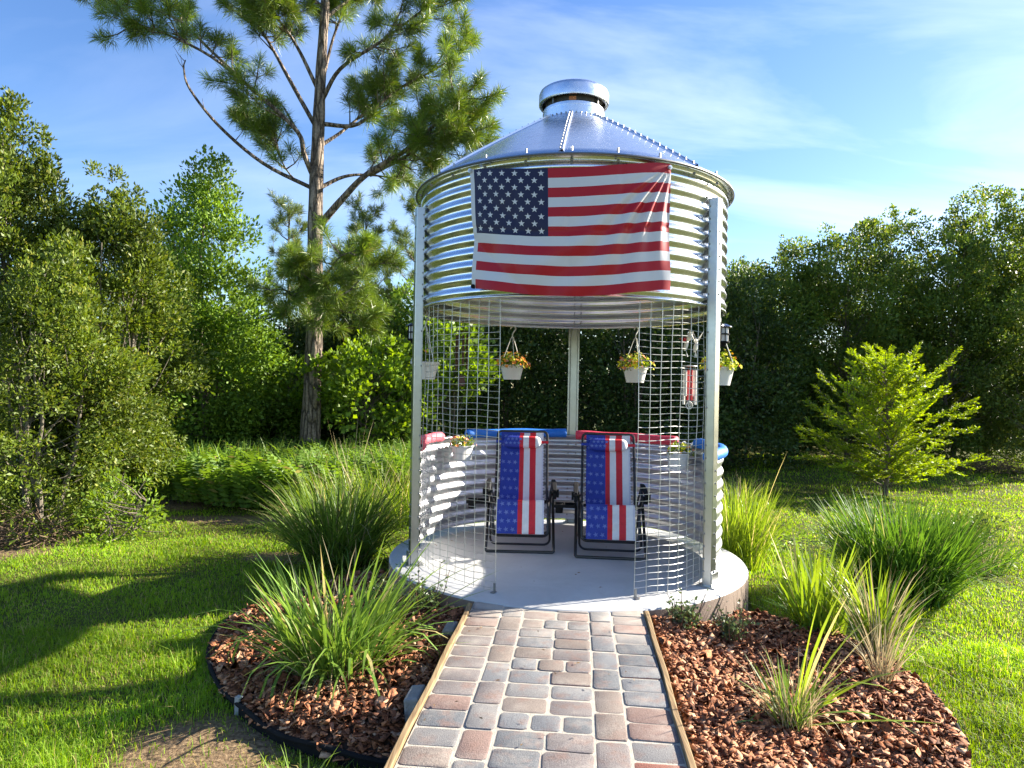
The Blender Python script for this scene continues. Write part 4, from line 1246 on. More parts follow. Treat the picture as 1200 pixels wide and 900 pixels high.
    for i in range(nx + 1):
        fx = i / nx; e = max(0.05, 1 - abs(fx * 2 - 1) ** 9) ** 0.5
        for j in range(nr):
            tt = 2 * PI * j / nr
            ca, sa = math.cos(tt), math.sin(tt)
            q = d.normalized() * (hh * e * math.copysign(abs(ca) ** 0.7, ca)) + nrm * (th * e * math.copysign(abs(sa) ** 0.8, sa))
            V.append(ctr + Vector(((fx * 2 - 1) * hw, 0, 0)) + q)
    for i in range(nx):
        for j in range(nr):
            F.append((i * nr + j, i * nr + (j + 1) % nr, (i + 1) * nr + (j + 1) % nr, (i + 1) * nr + j))
            M.append(stripe(0.06 + 0.90 * (i + 0.5) / nx))
    F.append(tuple(range(nr - 1, -1, -1))); M.append(0); F.append(tuple(nx * nr + j for j in range(nr))); M.append(2)
    b.v = V; b.f = F; b.m = M
    for rx in range(4):
        for ry in (-0.4, 0.3):
            cc = ctr + Vector(((-0.85 + rx * 0.22 + (0.1 if ry > 0 else 0)) * hw, 0, 0)) + d.normalized() * (hh * ry) + nrm * (th * 1.02)
            ring = [cc + Vector((p[0], 0, 0)) + d.normalized() * p[1] for p in star_pts(0, 0, 0.022)]
            b.add([cc + nrm * 0.001] + ring, [(0, 1 + i, 1 + (i + 1) % 10) for i in range(10)], 4)
    pl = b.build('pillow', [M_CBLUE, M_CRED, M_CWHITE, M_CBORD, M_CSTAR], root, angle=60)
    for sg, m in ((-1, M_CBLUE), (1, M_CRED)):
        s = MB(); p0 = ctr + Vector((sg * (hw - 0.004), 0, 0)); p1 = Vector((sg * (wf + 0.013), ctr.y + 0.012, ctr.z))
        u_ = d.normalized() * 0.014
        V = [p0 - u_, p0 + u_, p1 + u_, p1 - u_]; V2 = [v + nrm * 0.004 for v in V]
        s.add(V + V2, [(0, 1, 2, 3), (7, 6, 5, 4), (0, 4, 5, 1), (1, 5, 6, 2), (2, 6, 7, 3), (3, 7, 4, 0)])
        s.build('strap', m, pl, smooth=False)
    # arms
    for sg in (-1, 1):
        x = sg * (wb + 0.006)
        b = MB(); n = 12; V = []; F = []
        prof = [(-0.020, -0.006), (0.020, -0.006), (0.024, 0.004), (0.018, 0.014), (-0.018, 0.014), (-0.024, 0.004)]
        for i in range(n + 1):
            q = i / n; y = -0.30 + 0.50 * q; z = 0.575 + 0.035 * math.sin(q * PI * 0.8) + 0.015 * q; s = 1 - 0.35 * abs(q * 2 - 1) ** 4
            for (px, pz) in prof: V.append((x + px * s, y, z + pz))
        for i in range(n):
            for j in range(6): F.append((i * 6 + j, i * 6 + (j + 1) % 6, (i + 1) * 6 + (j + 1) % 6, (i + 1) * 6 + j))
        F.append(tuple(range(5, -1, -1))); F.append(tuple(n * 6 + j for j in range(6)))
        b.add(V, F)
        ar = b.build('armrest', M_BLACKP, root, angle=50)
        k_ = MB(); k_.tube([(x - sg * 0.03, -0.255, 0.553), (x + sg * 0.038, -0.255, 0.553)], 0.014, 8)
        k_.box((x + sg * 0.030, -0.255, 0.553), (0.022, 0.045, 0.075)); k_.box((x, -0.235, 0.53), (0.034, 0.09, 0.065))
        k_.build('lock_knob', M_BLACKP, ar, smooth=False)
        b = MB(); b.tube([(x - sg * 0.012, -0.23, 0.545), (x - sg * 0.05, -0.02, 0.425)], 0.009, 6); b.build('arm_strut', M_TUBE, root); b = MB(); b.tube([(x - sg * 0.012, 0.14, 0.585), (x - sg * 0.048, 0.20, 0.385)], 0.009, 6)
        b.build('arm_strut', M_TUBE, root)
    # clip-on side tray with cup holder
    b = MB(); cx, cy, cz = -(wb + 0.115), -0.10, 0.435
    for (sx, sy, ox, oy) in ((0.20, 0.010, 0, -0.075), (0.20, 0.010, 0, 0.075), (0.010, 0.14, -0.095, 0), (0.010, 0.14, 0.095, 0), (0.008, 0.14, 0.0, 0)):
        b.box((cx + ox, cy + oy, cz), (sx, sy, 0.030))
    b.box((cx + 0.048, cy, cz - 0.011), (0.088, 0.14, 0.005))
    b.lathe([(0.036, 0.016), (0.040, 0.012), (0.036, -0.075), (0.0, -0.078)], 16, c=(cx - 0.050, cy, cz))
    b.box((cx + 0.105, cy, cz), (0.03, 0.05, 0.05))
    b.build('side_tray', M_BLACKP, root, angle=40)
    return root
ch1 = build_chair('stars and stripes zero gravity lounge chair standing under the blue foam tube')
ch1.location = (GC.x - 0.425, GC.y + 0.38, 0.0); ch1.rotation_euler = (0, 0, R_(-1.5))
ch2 = copy_tree(ch1)
ch2['label'] = 'stars and stripes zero gravity lounge chair standing under the red foam tube'
ch2.location = (GC.x + 0.44, GC.y + 0.20, 0.0); ch2.rotation_euler = (0, 0, R_(-5.5))

# a few fallen leaves and twigs blown onto the floor and path
def leaf_litter():
    rng = np.random.default_rng(88); n = 90
    a = rng.uniform(0, 2 * PI, n); q = 1.55 * np.sqrt(rng.uniform(0, 1, n))
    C = np.stack([GC.x + q * np.cos(a), GC.y + q * np.sin(a), np.full(n, 0.004)], 1)
    k = 45
    for i in range(k): C[i] = path_pt(rng.uniform(1.7, 4.2), rng.uniform(-0.58, 0.58), -0.002)
    D = unit(n, rng); D[:, 2] *= 0.08; D /= np.linalg.norm(D, axis=1, keepdims=True)
    S = np.stack([-D[:, 1], D[:, 0], np.zeros(n)], 1)
    L = rng.uniform(0.012, 0.036, n)[:, None]; W = L * rng.uniform(0.2, 0.45, n)[:, None]
    V = np.stack([C, C + D * L * .5 + S * W * .5 + [0, 0, .004], C + D * L + [0, 0, .002], C + D * L * .5 - S * W * .5], 1).reshape(-1, 3)
    V[:, 2] = np.maximum(V[:, 2], -0.003)
    o = np_mesh('leaf_litter', V, np.arange(n * 4).reshape(n, 4), leaf_mat('dead_leaves', (0.10, 0.055, 0.025), (0.26, 0.16, 0.07), transl=0.1))
    tag(o, 'scattered dry leaf bits on the gazebo floor and path', 'leaf litter', kind='stuff')
leaf_litter()

# ------------------------------------------------------------------ ornamental grasses
def blade_mesh(name, n, loc, r0, Lr, Wd, lean, droop, m, rng, up=0.0, seg=6, zf=None, sx=1.0, parent=None, az=None, stiff=0.0):
    """long arching blades from one tussock; every blade a strip of seg quads"""
    a = rng.uniform(0, 2 * PI, n) if az is None else rng.normal(az[0], az[1], n)
    rb = r0 * np.sqrt(rng.uniform(0, 1, n))
    ab = a + rng.normal(0, 0.9, n)
    B = np.stack([rb * np.cos(ab) * sx, rb * np.sin(ab), np.zeros(n)], 1)
    L = rng.uniform(Lr[0], Lr[1], n); th = np.clip(np.abs(rng.normal(lean * 0.6, lean * 0.5, n)) + rb / max(r0, 1e-3) * 0.22, 0.02, 1.4)
    dr = droop * (0.25 + rng.exponential(0.8, n)); dr = np.where(rng.uniform(0, 1, n) < 0.10, dr + rng.uniform(0.3, 0.9, n), dr)
    d = np.stack([np.cos(a), np.sin(a), np.zeros(n)], 1)
    s0 = a + PI / 2 + rng.normal(0, 0.6, n)
    side = np.stack([np.cos(s0), np.sin(s0), np.zeros(n)], 1)
    T = np.linspace(0, 1, seg + 1)
    V = np.empty((n, seg + 1, 2, 3)); p = B.copy()
    for i, t in enumerate(T):
        if i > 0:
            ang = th + dr * (t ** 1.6) * 2.0
            step = (L / seg)[:, None]
            p = p + (d * np.sin(ang)[:, None] + np.array([0, 0, 1.0]) * np.cos(ang)[:, None]) * step
        wdt = (Wd * (0.75 + 0.45 * t) * (1 - t ** 3.2) + 0.0006)
        wv = (wdt * rng.uniform(0.95, 1.05, n))[:, None] if False else np.full((n, 1), wdt)
        wv = wv * WSC(n, rng) if False else wv
        V[:, i, 0] = p - side * wv * 0.5; V[:, i, 1] = p + side * wv * 0.5
    base = (np.arange(n) * (seg + 1) * 2)[:, None, None]
    q = np.array([[2 * i, 2 * i + 1, 2 * i + 3, 2 * i + 2] for i in range(seg)])[None]
    return V.reshape(-1, 3), (base + q).reshape(-1, 4)

def merge(parts):
    V = []; F = []; M = []; o = 0
    for (v, f, mi) in parts:
        V.append(v); F.append(f + o); M.append(np.full(len(f), mi)); o += len(v)
    return np.concatenate(V), np.concatenate(F), np.concatenate(M)

M_G1 = leaf_mat('tussock_green', (0.075, 0.14, 0.022), (0.16, 0.25, 0.04), transl=0.35, rough=0.5, spec=0.22, c3=(0.42, 0.34, 0.16), c3frac=0.05, clump=2.5)
M_G2 = leaf_mat('lemongrass_green', (0.10, 0.19, 0.035), (0.20, 0.31, 0.05), transl=0.35, rough=0.5, spec=0.22, c3=(0.45, 0.38, 0.16), c3frac=0.07, clump=3)
M_G3 = leaf_mat('deep_tussock', (0.055, 0.125, 0.018), (0.115, 0.225, 0.030), transl=0.32, rough=0.5, spec=0.22, c3=(0.30, 0.30, 0.10), c3frac=0.04, clump=2.5)
M_STRAW = leaf_mat('dry_straw', (0.27, 0.22, 0.11), (0.52, 0.45, 0.27), transl=0.25, rough=0.6, spec=0.2, clump=3)
M_YEL = leaf_mat('bright_tussock', (0.13, 0.22, 0.025), (0.25, 0.34, 0.04), transl=0.4, rough=0.42, spec=0.4, c3=(0.48, 0.42, 0.16), c3frac=0.08, clump=2.5)

def clump(name, x, y, z, specs, lab, seed, cat='grass clump', group='ornamental grass clumps'):
    rng = np.random.default_rng(seed); parts = []; mats = []
    for (m, n, r0, Lr, Wd, lean, droop, kw) in specs:
        v, f = blade_mesh(name, n, None, r0, Lr, Wd, lean, droop, m, rng, **kw)
        if m not in mats: mats.append(m)
        parts.append((v, f, mats.index(m)))
    V, F, M = merge(parts)
    o = np_mesh(name, V, F, mats, midx=M, smooth=True)
    o.location = (x, y, z)
    tag(o, lab, cat, group)
    return o

clump('ornamental_grass', -1.78, 7.15, -0.28, [(M_G1, 1150, 0.34, (0.55, 1.08), 0.0135, 0.55, 0.24, {}), (M_STRAW, 220, 0.34, (0.12, 0.42), 0.007, 0.7, 0.4, {}), (M_STRAW, 110, 0.34, (0.5, 1.1), 0.005, 0.5, 0.3, {})], 'large rounded fine leaved grass clump left of the gazebo base', 21)
clump('ornamental_grass', -1.75, 9.3, -0.28, [(M_YEL, 1500, 0.62, (0.4, 0.85), 0.011, 0.30, 0.16, {'sx': 1.6}), (M_STRAW, 40, 0.6, (0.8, 1.2), 0.006, 0.2, 0.1, {'sx': 1.5})], 'pale yellow green tall grass behind the large clump left of the gazebo', 22)
clump('ornamental_grass', -1.07, 4.22, -0.235, [(M_G2, 170, 0.17, (0.5, 0.98), 0.022, 0.34, 0.36, {'sx': 1.5}), (M_G2, 300, 0.18, (0.3, 0.75), 0.012, 0.40, 0.26, {'sx': 1.4}), (M_G2, 10, 0.15, (0.95, 1.2), 0.022, 0.9, 0.35, {'az': (0.0, 0.5)}), (M_STRAW, 220, 0.18, (0.12, 0.42), 0.007, 0.7, 0.4, {}), (M_STRAW, 45, 0.18, (0.4, 0.95), 0.007, 0.6, 0.3, {})], 'broad bladed lemongrass clump in the left bark bed beside the path', 23)
clump('ornamental_grass', 2.42, 7.25, -0.29, [(M_YEL, 650, 0.26, (0.6, 1.0), 0.010, 0.20, 0.16, {}), (M_YEL, 4, 0.2, (1.1, 1.35), 0.008, 0.2, 0.05, {})], 'upright bright green grass clump behind the right post', 24)
clump('ornamental_grass', 3.62, 6.25, -0.29, [(M_G3, 1900, 0.36, (0.55, 1.05), 0.0145, 0.34, 0.20, {}), (M_STRAW, 220, 0.30, (0.12, 0.42), 0.007, 0.7, 0.4, {}), (M_STRAW, 70, 0.30, (0.5, 1.0), 0.005, 0.6, 0.3, {})], 'big rounded dark green grass clump on the right lawn', 25)
clump('ornamental_grass', 2.36, 5.18, -0.25, [(M_YEL, 90, 0.14, (0.45, 0.80), 0.024, 0.20, 0.08, {'sx': 1.4}), (M_G3, 160, 0.15, (0.25, 0.5), 0.010, 0.45, 0.25, {})], 'small upright grass clump at the back edge of the right bark bed', 26)
clump('ornamental_grass', 2.60, 4.78, -0.25, [(M_STRAW, 85, 0.07, (0.35, 0.75), 0.007, 0.20, 0.16, {}), (M_YEL, 60, 0.07, (0.45, 0.8), 0.014, 0.28, 0.14, {}), (M_G3, 60, 0.08, (0.4, 0.65), 0.012, 0.3, 0.2, {})], 'half dry straw coloured grass clump at the outer edge of the right bed', 27)
clump('ornamental_grass', 2.32, 4.22, -0.235, [(M_STRAW, 80, 0.045, (0.2, 0.6), 0.006, 0.20, 0.20, {})], 'withered straw tuft standing in the right bark bed', 28, cat='grass tuft')
clump('ornamental_grass', 1.52, 3.62, -0.185, [(M_STRAW, 100, 0.09, (0.15, 0.42), 0.005, 0.34, 0.24, {'sx': 1.3}), (M_G2, 70, 0.08, (0.18, 0.42), 0.010, 0.4, 0.25, {}), (M_YEL, 9, 0.05, (0.6, 0.85), 0.020, 0.95, 0.25, {'az': (0.1, 0.55)}), (M_YEL, 2, 0.05, (0.55, 0.7), 0.018, 1.3, 0.2, {'az': (3.2, 0.2)})], 'sparse grass clump with long splayed blades in the right bed near the path', 29)
clump('ornamental_grass', 5.0, 7.2, -0.29, [(M_G3, 160, 0.2, (0.3, 0.65), 0.010, 0.5, 0.25, {}), (M_STRAW, 60, 0.15, (0.35, 0.7), 0.006, 0.5, 0.2, {})], 'small brownish grass tuft beside the big dark green clump', 30, cat='grass tuft')
clump('ornamental_grass', 3.55, 10.6, -0.29, [(M_YEL, 420, 0.30, (0.3, 0.6), 0.011, 0.5, 0.3, {}), (M_STRAW, 80, 0.25, (0.3, 0.7), 0.007, 0.4, 0.2, {})], 'low yellowish grass tuft on the lawn behind the right clumps', 31, cat='grass tuft')
clump('ornamental_grass', -0.93, 3.05, -0.30, [(M_G2, 40, 0.10, (0.15, 0.28), 0.008, 0.5, 0.3, {})], 'tiny green tuft on the bare soil below the left bed', 32, cat='grass tuft')

# ------------------------------------------------------------------ shrubs and trees
M_BARKT = mat('tree_bark', (0.14, 0.11, 0.085), 0.9, noise=0.35, nscale=9, bump=0.8, bscale=30)
M_BARKP = mat('pale_bark', (0.17, 0.145, 0.11), 0.9, noise=0.35, nscale=9, bump=0.6, bscale=30)
def pine_bark():
    m = bpy.data.materials.new('pine_bark'); m.use_nodes = True
    t = m.node_tree; p = t.nodes['Principled BSDF']; p.inputs['Roughness'].default_value = 0.9; p.inputs['Specular IOR Level'].default_value = 0.15
    co = t.nodes.new('ShaderNodeTexCoord'); mp = t.nodes.new('ShaderNodeMapping'); mp.inputs['Scale'].default_value = (17, 17, 3.4)
    t.links.new(co.outputs['Object'], mp.inputs[0])
    n0 = t.nodes.new('ShaderNodeTexNoise'); n0.inputs['Scale'].default_value = 1.2; n0.inputs['Detail'].default_value = 4
    t.links.new(mp.outputs[0], n0.inputs['Vector'])
    mx0 = t.nodes.new('ShaderNodeMixRGB'); mx0.inputs[0].default_value = 0.55
    t.links.new(mp.outputs[0], mx0.inputs[1]); t.links.new(n0.outputs['Color'], mx0.inputs[2])
    v = t.nodes.new('ShaderNodeTexVoronoi'); v.feature = 'DISTANCE_TO_EDGE'; v.inputs['Scale'].default_value = 1.4
    t.links.new(mx0.outputs[0], v.inputs['Vector'])
    r = t.nodes.new('ShaderNodeValToRGB'); r.color_ramp.elements[0].position = 0.02; r.color_ramp.elements[0].color = (0.085, 0.068, 0.055, 1)
    r.color_ramp.elements[1].position = 0.16; r.color_ramp.elements[1].color = (0.28, 0.225, 0.175, 1)
    t.links.new(v.outputs['Distance'], r.inputs[0])
    n = t.nodes.new('ShaderNodeTexNoise'); n.inputs['Scale'].default_value = 25; n.inputs['Detail'].default_value = 6
    t.links.new(co.outputs['Object'], n.inputs['Vector'])
    mr = t.nodes.new('ShaderNodeMapRange'); mr.inputs[1].default_value = 0.3; mr.inputs[2].default_value = 0.7; mr.inputs[3].default_value = 0.65; mr.inputs[4].default_value = 1.3
    t.links.new(n.outputs['Fac'], mr.inputs[0])
    h = t.nodes.new('ShaderNodeHueSaturation'); t.links.new(r.outputs[0], h.inputs['Color']); t.links.new(mr.outputs[0], h.inputs['Value'])
    t.links.new(h.outputs[0], p.inputs['Base Color'])
    b = t.nodes.new('ShaderNodeBump'); b.inputs['Strength'].default_value = 0.9; b.inputs['Distance'].default_value = 0.05
    mr2 = t.nodes.new('ShaderNodeMapRange'); mr2.inputs[2].default_value = 0.25; t.links.new(v.outputs['Distance'], mr2.inputs[0])
    t.links.new(mr2.outputs[0], b.inputs['Height']); t.links.new(b.outputs[0], p.inputs['Normal'])
    return m
M_PINEB = pine_bark()

def leafy_tree(name, x, y, h, rad, lab, m, seed, cat='tree', group=None, ncl=150, lpc=110, clr=0.42, leaf=0.085, lw=0.45, crown0=0.08, prof='round',
               stems=1, tr=0.07, bark=None, shell=0.35, upl=0.3, flat=0.75, sx=1.0, spikes=0):
    rng = np.random.default_rng(seed)
    gz_ = float(ground_z(np.array(x), np.array(y)))
    root = empty(name, (x, y, gz_), 0, lab, cat, group)
    def R(t):
        if prof == 'round': return math.sqrt(max(0.0, 1 - ((t - 0.45) / 0.56) ** 2))
        if prof == 'cone': return max(0.05, (1 - t) ** 0.75) * min(1, 0.55 + t * 3)
        if prof == 'column': return min(1, 0.7 + t * 1.5) * max(0.08, 1 - max(0, t - 0.35) / 0.65 * 0.8 - 0.12 * math.sin(t * 9))
        if prof == 'mound': return math.sqrt(max(0.0, 1 - t ** 2.2))
        return 1
    ts = []
    while len(ts) < ncl:
        t = rng.uniform(0, 1)
        if rng.uniform(0, 1) < R(t) ** 1.1: ts.append(t)
    ts = np.array(ts); a = rng.uniform(0, 2 * PI, ncl)
    lob = 1 + 0.22 * np.sin(3 * a + seed + 4 * ts) + 0.16 * np.sin(5 * a - 7 * ts + 2 * seed)
    rr = np.array([R(t) for t in ts]) * rad * lob * (shell + (1 - shell) * rng.uniform(0, 1, ncl)) ** 0.7
    C = np.stack([rr * np.cos(a) * sx, rr * np.sin(a), h * (crown0 + (1 - crown0) * ts * 0.97)], 1)
    sz = clr * rng.uniform(0.55, 1.35, ncl) * np.where(ts > 0.85, 0.7, 1.0)
    if spikes:
        # shoots that stand out above and beside the crown
        k = rng.integers(0, ncl, spikes); 
        for q in range(5):
            S = C[k] + np.stack([C[k][:, 0] * 0.04 * (q + 1), C[k][:, 1] * 0.04 * (q + 1), np.full(spikes, 0.13 * (q + 1))], 1) * (clr / 0.4) * 1.25 + rng.normal(0, 0.035, (spikes, 3))
            C = np.concatenate([C, S]); sz = np.concatenate([sz, np.full(spikes, clr * 0.44 * (1 - 0.13 * q))])
    # limbs
    b = MB(); rnd = random.Random(seed)
    tops = []
    for s in range(stems):
        aa = rnd.uniform(0, 2 * PI); off = 0.0 if stems == 1 else rad * 0.16
        p0 = Vector((off * math.cos(aa), off * math.sin(aa), -0.1))
        lean = Vector((math.cos(aa), math.sin(aa), 0)) * (0 if stems == 1 else rad * rnd.uniform(0.2, 0.5))
        pts = [p0]
        for i in range(1, 6):
            q = i / 5
            pts.append(p0 + lean * q ** 1.3 + Vector((rnd.uniform(-1, 1) * 0.014 * h, rnd.uniform(-1, 1) * 0.014 * h, h * (0.72 if prof != 'cone' else 0.88) * q)))
        sp = bez(pts, 3); tops.append(sp)
        b.tube(sp, [tr * (1 - 0.88 * i / (len(sp) - 1)) for i in range(len(sp))], 7)
    nl = min(len(C), 60)
    for k in range(nl):
        c = Vector(C[k]); sp = tops[k % stems]
        zt_ = max(0.15, c.z * 0.62)
        i = min(range(len(sp)), key=lambda j: abs(sp[j].z - zt_))
        p0 = sp[i]; mid = (p0 + c) * 0.5 + Vector((rnd.uniform(-.1, .1), rnd.uniform(-.1, .1), -0.06 * (c - p0).length))
        r0 = tr * 0.36 * (1 - 0.75 * c.z / h)
        b.tube([p0, mid, c], [max(0.008, r0), max(0.006, r0 * 0.6), 0.004], 4, caps=False)
    b.build('trunk', bark or M_BARKT, root)
    n = len(C) * lpc
    wts = sz ** 1.5; ci = rng.choice(len(C), n, p=wts / wts.sum())
    d = unit(n, rng); q = rng.uniform(0.0, 1, n) ** 0.45
    P = C[ci] + d * (sz[ci] * q)[:, None] * np.array([1, 1, flat])
    out = P - np.array([0, 0, h * 0.45]); out /= np.linalg.norm(out, axis=1, keepdims=True) + 1e-9
    D = d * 0.55 + out * 0.45 + unit(n, rng) * 0.75 + np.array([0, 0, upl]); D /= np.linalg.norm(D, axis=1, keepdims=True)
    L = leaf * rng.uniform(0.6, 1.35, n)
    V, F = leaf_quads(P, D, L, L * lw, rng)
    V[:, 2] = np.maximum(V[:, 2], 0.01)
    np_mesh('crown', V, F, m, root)
    return root

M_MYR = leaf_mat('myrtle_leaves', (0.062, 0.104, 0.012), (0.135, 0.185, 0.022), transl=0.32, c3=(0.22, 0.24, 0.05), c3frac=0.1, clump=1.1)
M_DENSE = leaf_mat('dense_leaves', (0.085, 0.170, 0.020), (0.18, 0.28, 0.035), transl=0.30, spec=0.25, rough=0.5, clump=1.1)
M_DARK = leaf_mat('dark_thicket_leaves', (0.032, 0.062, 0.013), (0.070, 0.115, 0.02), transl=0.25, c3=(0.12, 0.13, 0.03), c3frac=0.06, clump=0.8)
M_VINE = leaf_mat('vine_leaves', (0.10, 0.18, 0.020), (0.20, 0.30, 0.030), transl=0.40, clump=1.5)
M_OAK = leaf_mat('oak_leaves', (0.060, 0.110, 0.018), (0.145, 0.215, 0.032), transl=0.38, c3=(0.20, 0.22, 0.04), c3frac=0.10, clump=0.8)
M_OAKL = leaf_mat('light_oak_leaves', (0.075, 0.115, 0.020), (0.16, 0.21, 0.04), transl=0.35, clump=0.9)

# left: wax myrtles and a dense evergreen
leafy_tree('wax_myrtle', -7.05, 9.4, 5.95, 0.95, 'tall olive green wax myrtle cut by the picture edge with a slender top', M_MYR, 41, cat='shrub tree', group='trees left of the lawn', ncl=270, lpc=140, clr=0.25, leaf=0.062, lw=0.45, crown0=0.22, prof='column', stems=3, tr=0.06, bark=M_BARKP, spikes=24)
leafy_tree('wax_myrtle', -5.72, 9.6, 5.25, 1.08, 'olive green wax myrtle with feathery upright shoots beside the dense tree', M_MYR, 42, cat='shrub tree', group='trees left of the lawn', ncl=260, lpc=125, clr=0.24, leaf=0.062, lw=0.45, crown0=0.10, prof='column', stems=4, tr=0.05, bark=M_BARKP, spikes=44)
leafy_tree('wax_myrtle', -5.75, 8.45, 3.5, 0.95, 'low spreading wax myrtle with bare stems at the left lawn edge', M_MYR, 43, cat='shrub tree', group='trees left of the lawn', ncl=230, lpc=125, clr=0.23, leaf=0.056, lw=0.45, crown0=0.02, prof='mound', stems=6, tr=0.04, bark=M_BARKP, spikes=8)
leafy_tree('dense_evergreen', -6.0, 13.3, 6.75, 1.65, 'dense bright green conical tree between the wax myrtles and the tall pine', M_DENSE, 44, group='trees left of the lawn', ncl=360, lpc=120, clr=0.33, leaf=0.085, lw=0.5, crown0=0.05, prof='cone', tr=0.09)
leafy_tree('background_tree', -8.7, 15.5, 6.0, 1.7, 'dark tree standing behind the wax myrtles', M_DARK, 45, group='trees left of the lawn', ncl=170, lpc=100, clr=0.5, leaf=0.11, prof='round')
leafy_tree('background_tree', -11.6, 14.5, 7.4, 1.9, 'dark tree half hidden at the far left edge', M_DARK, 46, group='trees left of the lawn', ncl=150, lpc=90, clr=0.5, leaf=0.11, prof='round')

# thicket behind the ferns and behind the gazebo
TH = [(-7.4, 17.2, 3.4, 1.7, M_DARK, 'dark thicket shrub behind the fern bed, below the dense tree'),
      (-5.4, 16.2, 3.9, 1.5, M_DARK, 'dark thicket shrub behind the fern bed, left of the pine trunk'),
      (-3.9, 16.6, 4.2, 1.4, M_DARK, 'dark thicket shrub right behind the tall pine trunk'),
      (-2.0, 16.8, 4.5, 1.6, M_DENSE, 'leafy green thicket shrub seen through the left wire panel'),
      (-0.3, 16.4, 5.4, 1.5, M_DARK, 'dark thicket shrub seen below the orange flower pot'),
      (1.2, 16.9, 5.6, 1.6, M_DARK, 'dark thicket shrub seen just left of the back post'),
      (2.8, 16.4, 5.6, 1.6, M_DARK, 'dark thicket shrub seen just right of the back post'),
      (4.3, 16.8, 5.5, 1.6, M_DARK, 'dark thicket shrub seen behind the red and white wind chime'),
      (5.9, 17.4, 5.0, 1.7, M_DARK, 'dark thicket shrub beside the right post lantern')]
for i, (x, y, h, r, m, lab) in enumerate(TH):
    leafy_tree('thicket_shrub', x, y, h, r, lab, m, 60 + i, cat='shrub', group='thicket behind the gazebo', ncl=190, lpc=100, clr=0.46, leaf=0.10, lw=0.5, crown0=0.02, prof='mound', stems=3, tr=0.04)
leafy_tree('vine_shrub', -2.72, 13.6, 2.95, 1.05, 'bright yellow green leafy shrub between the pine trunk and the left post', M_VINE, 75, cat='shrub', group='thicket behind the gazebo', ncl=85, lpc=60, clr=0.34, leaf=0.105, lw=0.75, crown0=0.30, prof='round', stems=3, tr=0.03, shell=0.6)
leafy_tree('vine_shrub', -1.25, 14.2, 3.55, 0.75, 'bright green leafy shrub top seen through the upper left wire panel', M_VINE, 76, cat='shrub', group='thicket behind the gazebo', ncl=50, lpc=55, clr=0.32, leaf=0.11, lw=0.75, crown0=0.45, prof='round', stems=2, tr=0.03, shell=0.5)
leafy_tree('vine_shrub', -4.75, 14.4, 2.5, 0.8, 'bright green leafy shrub left of the tall pine trunk', M_VINE, 77, cat='shrub', group='thicket behind the gazebo', ncl=55, lpc=55, clr=0.32, leaf=0.10, lw=0.7, crown0=0.35, prof='round', stems=2, tr=0.03, shell=0.5)

# right: the row of slender oaks
RT = [(6.7, 20.2, 5.7, 1.5, 'slim tree at the gazebo end of the right tree row'),
      (7.6, 18.4, 6.1, 1.4, 'second tree from the gazebo in the right tree row'),
      (8.8, 17.8, 6.75, 1.5, 'twin topped tree in the right row behind the feathery conifer, leaning to the gazebo'),
      (10.35, 18.6, 7.2, 1.5, 'tree in the right row standing straight behind the feathery conifer'),
      (11.1, 17.2, 6.4, 1.3, 'slightly lower tree in the right row, beside the tallest one'),
      (12.65, 18.2, 7.7, 1.45, 'tallest tree of the right row with a ragged pointed top'),
      (13.6, 17.0, 7.1, 1.6, 'tree cut by the right picture edge')]
for i, (x, y, h, r, lab) in enumerate(RT):
    leafy_tree('slender_oak', x, y, h, r, lab, M_OAK, 80 + i, group='trees right of the gazebo', ncl=210, lpc=105, clr=0.36, leaf=0.085, lw=0.55, crown0=0.05, prof='round', tr=0.07, shell=0.3, spikes=16)
leafy_tree('young_oak', 12.4, 16.2, 4.4, 1.4, 'lower pale green young tree in front of the right row', M_OAKL, 90, group='trees right of the gazebo', ncl=130, lpc=95, clr=0.34, leaf=0.075, lw=0.5, crown0=0.12, prof='round', tr=0.05, shell=0.2, spikes=6)
# second rank farther back
for i, (x, y, h, lab) in enumerate([(8.2, 22.5, 6.2, 'shaded tree in the back rank between the two trees nearest the gazebo'), (12.0, 22.5, 7.4, 'shaded tree in the back rank behind the tallest tree'), (16.0, 20.5, 7.6, 'shaded tree beyond the right picture edge')]):
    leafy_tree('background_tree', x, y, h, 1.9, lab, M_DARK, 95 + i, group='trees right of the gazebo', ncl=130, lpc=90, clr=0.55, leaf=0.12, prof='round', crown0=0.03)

# far wood that closes the view: reads as one mass
def far_wood():
    rng = np.random.default_rng(99); n = 60000
    x = rng.uniform(-34, 36, n); y = 25 + 3.0 * rng.uniform(0, 1, n) + 0.012 * (x ** 2) * 0.3
    hmax = 4.2 + 1.6 * np.exp(-((x - 3.5) / 5.0) ** 4) + 0.9 * np.sin(x * 0.9) + 0.6 * np.sin(x * 2.3 + 1) + 0.5 * np.sin(x * 5.1)
    z = LAWN_Z + rng.uniform(0, 1, n) ** 0.8 * hmax
    P = np.stack([x, y, z], 1); D = unit(n, rng)
    V, F = leaf_quads(P, D, rng.uniform(0.2, 0.42, n), rng.uniform(0.14, 0.28, n), rng)
    V[:, 2] = np.maximum(V[:, 2], LAWN_Z + 0.01)
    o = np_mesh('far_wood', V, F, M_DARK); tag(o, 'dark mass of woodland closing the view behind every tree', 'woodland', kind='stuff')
far_wood()

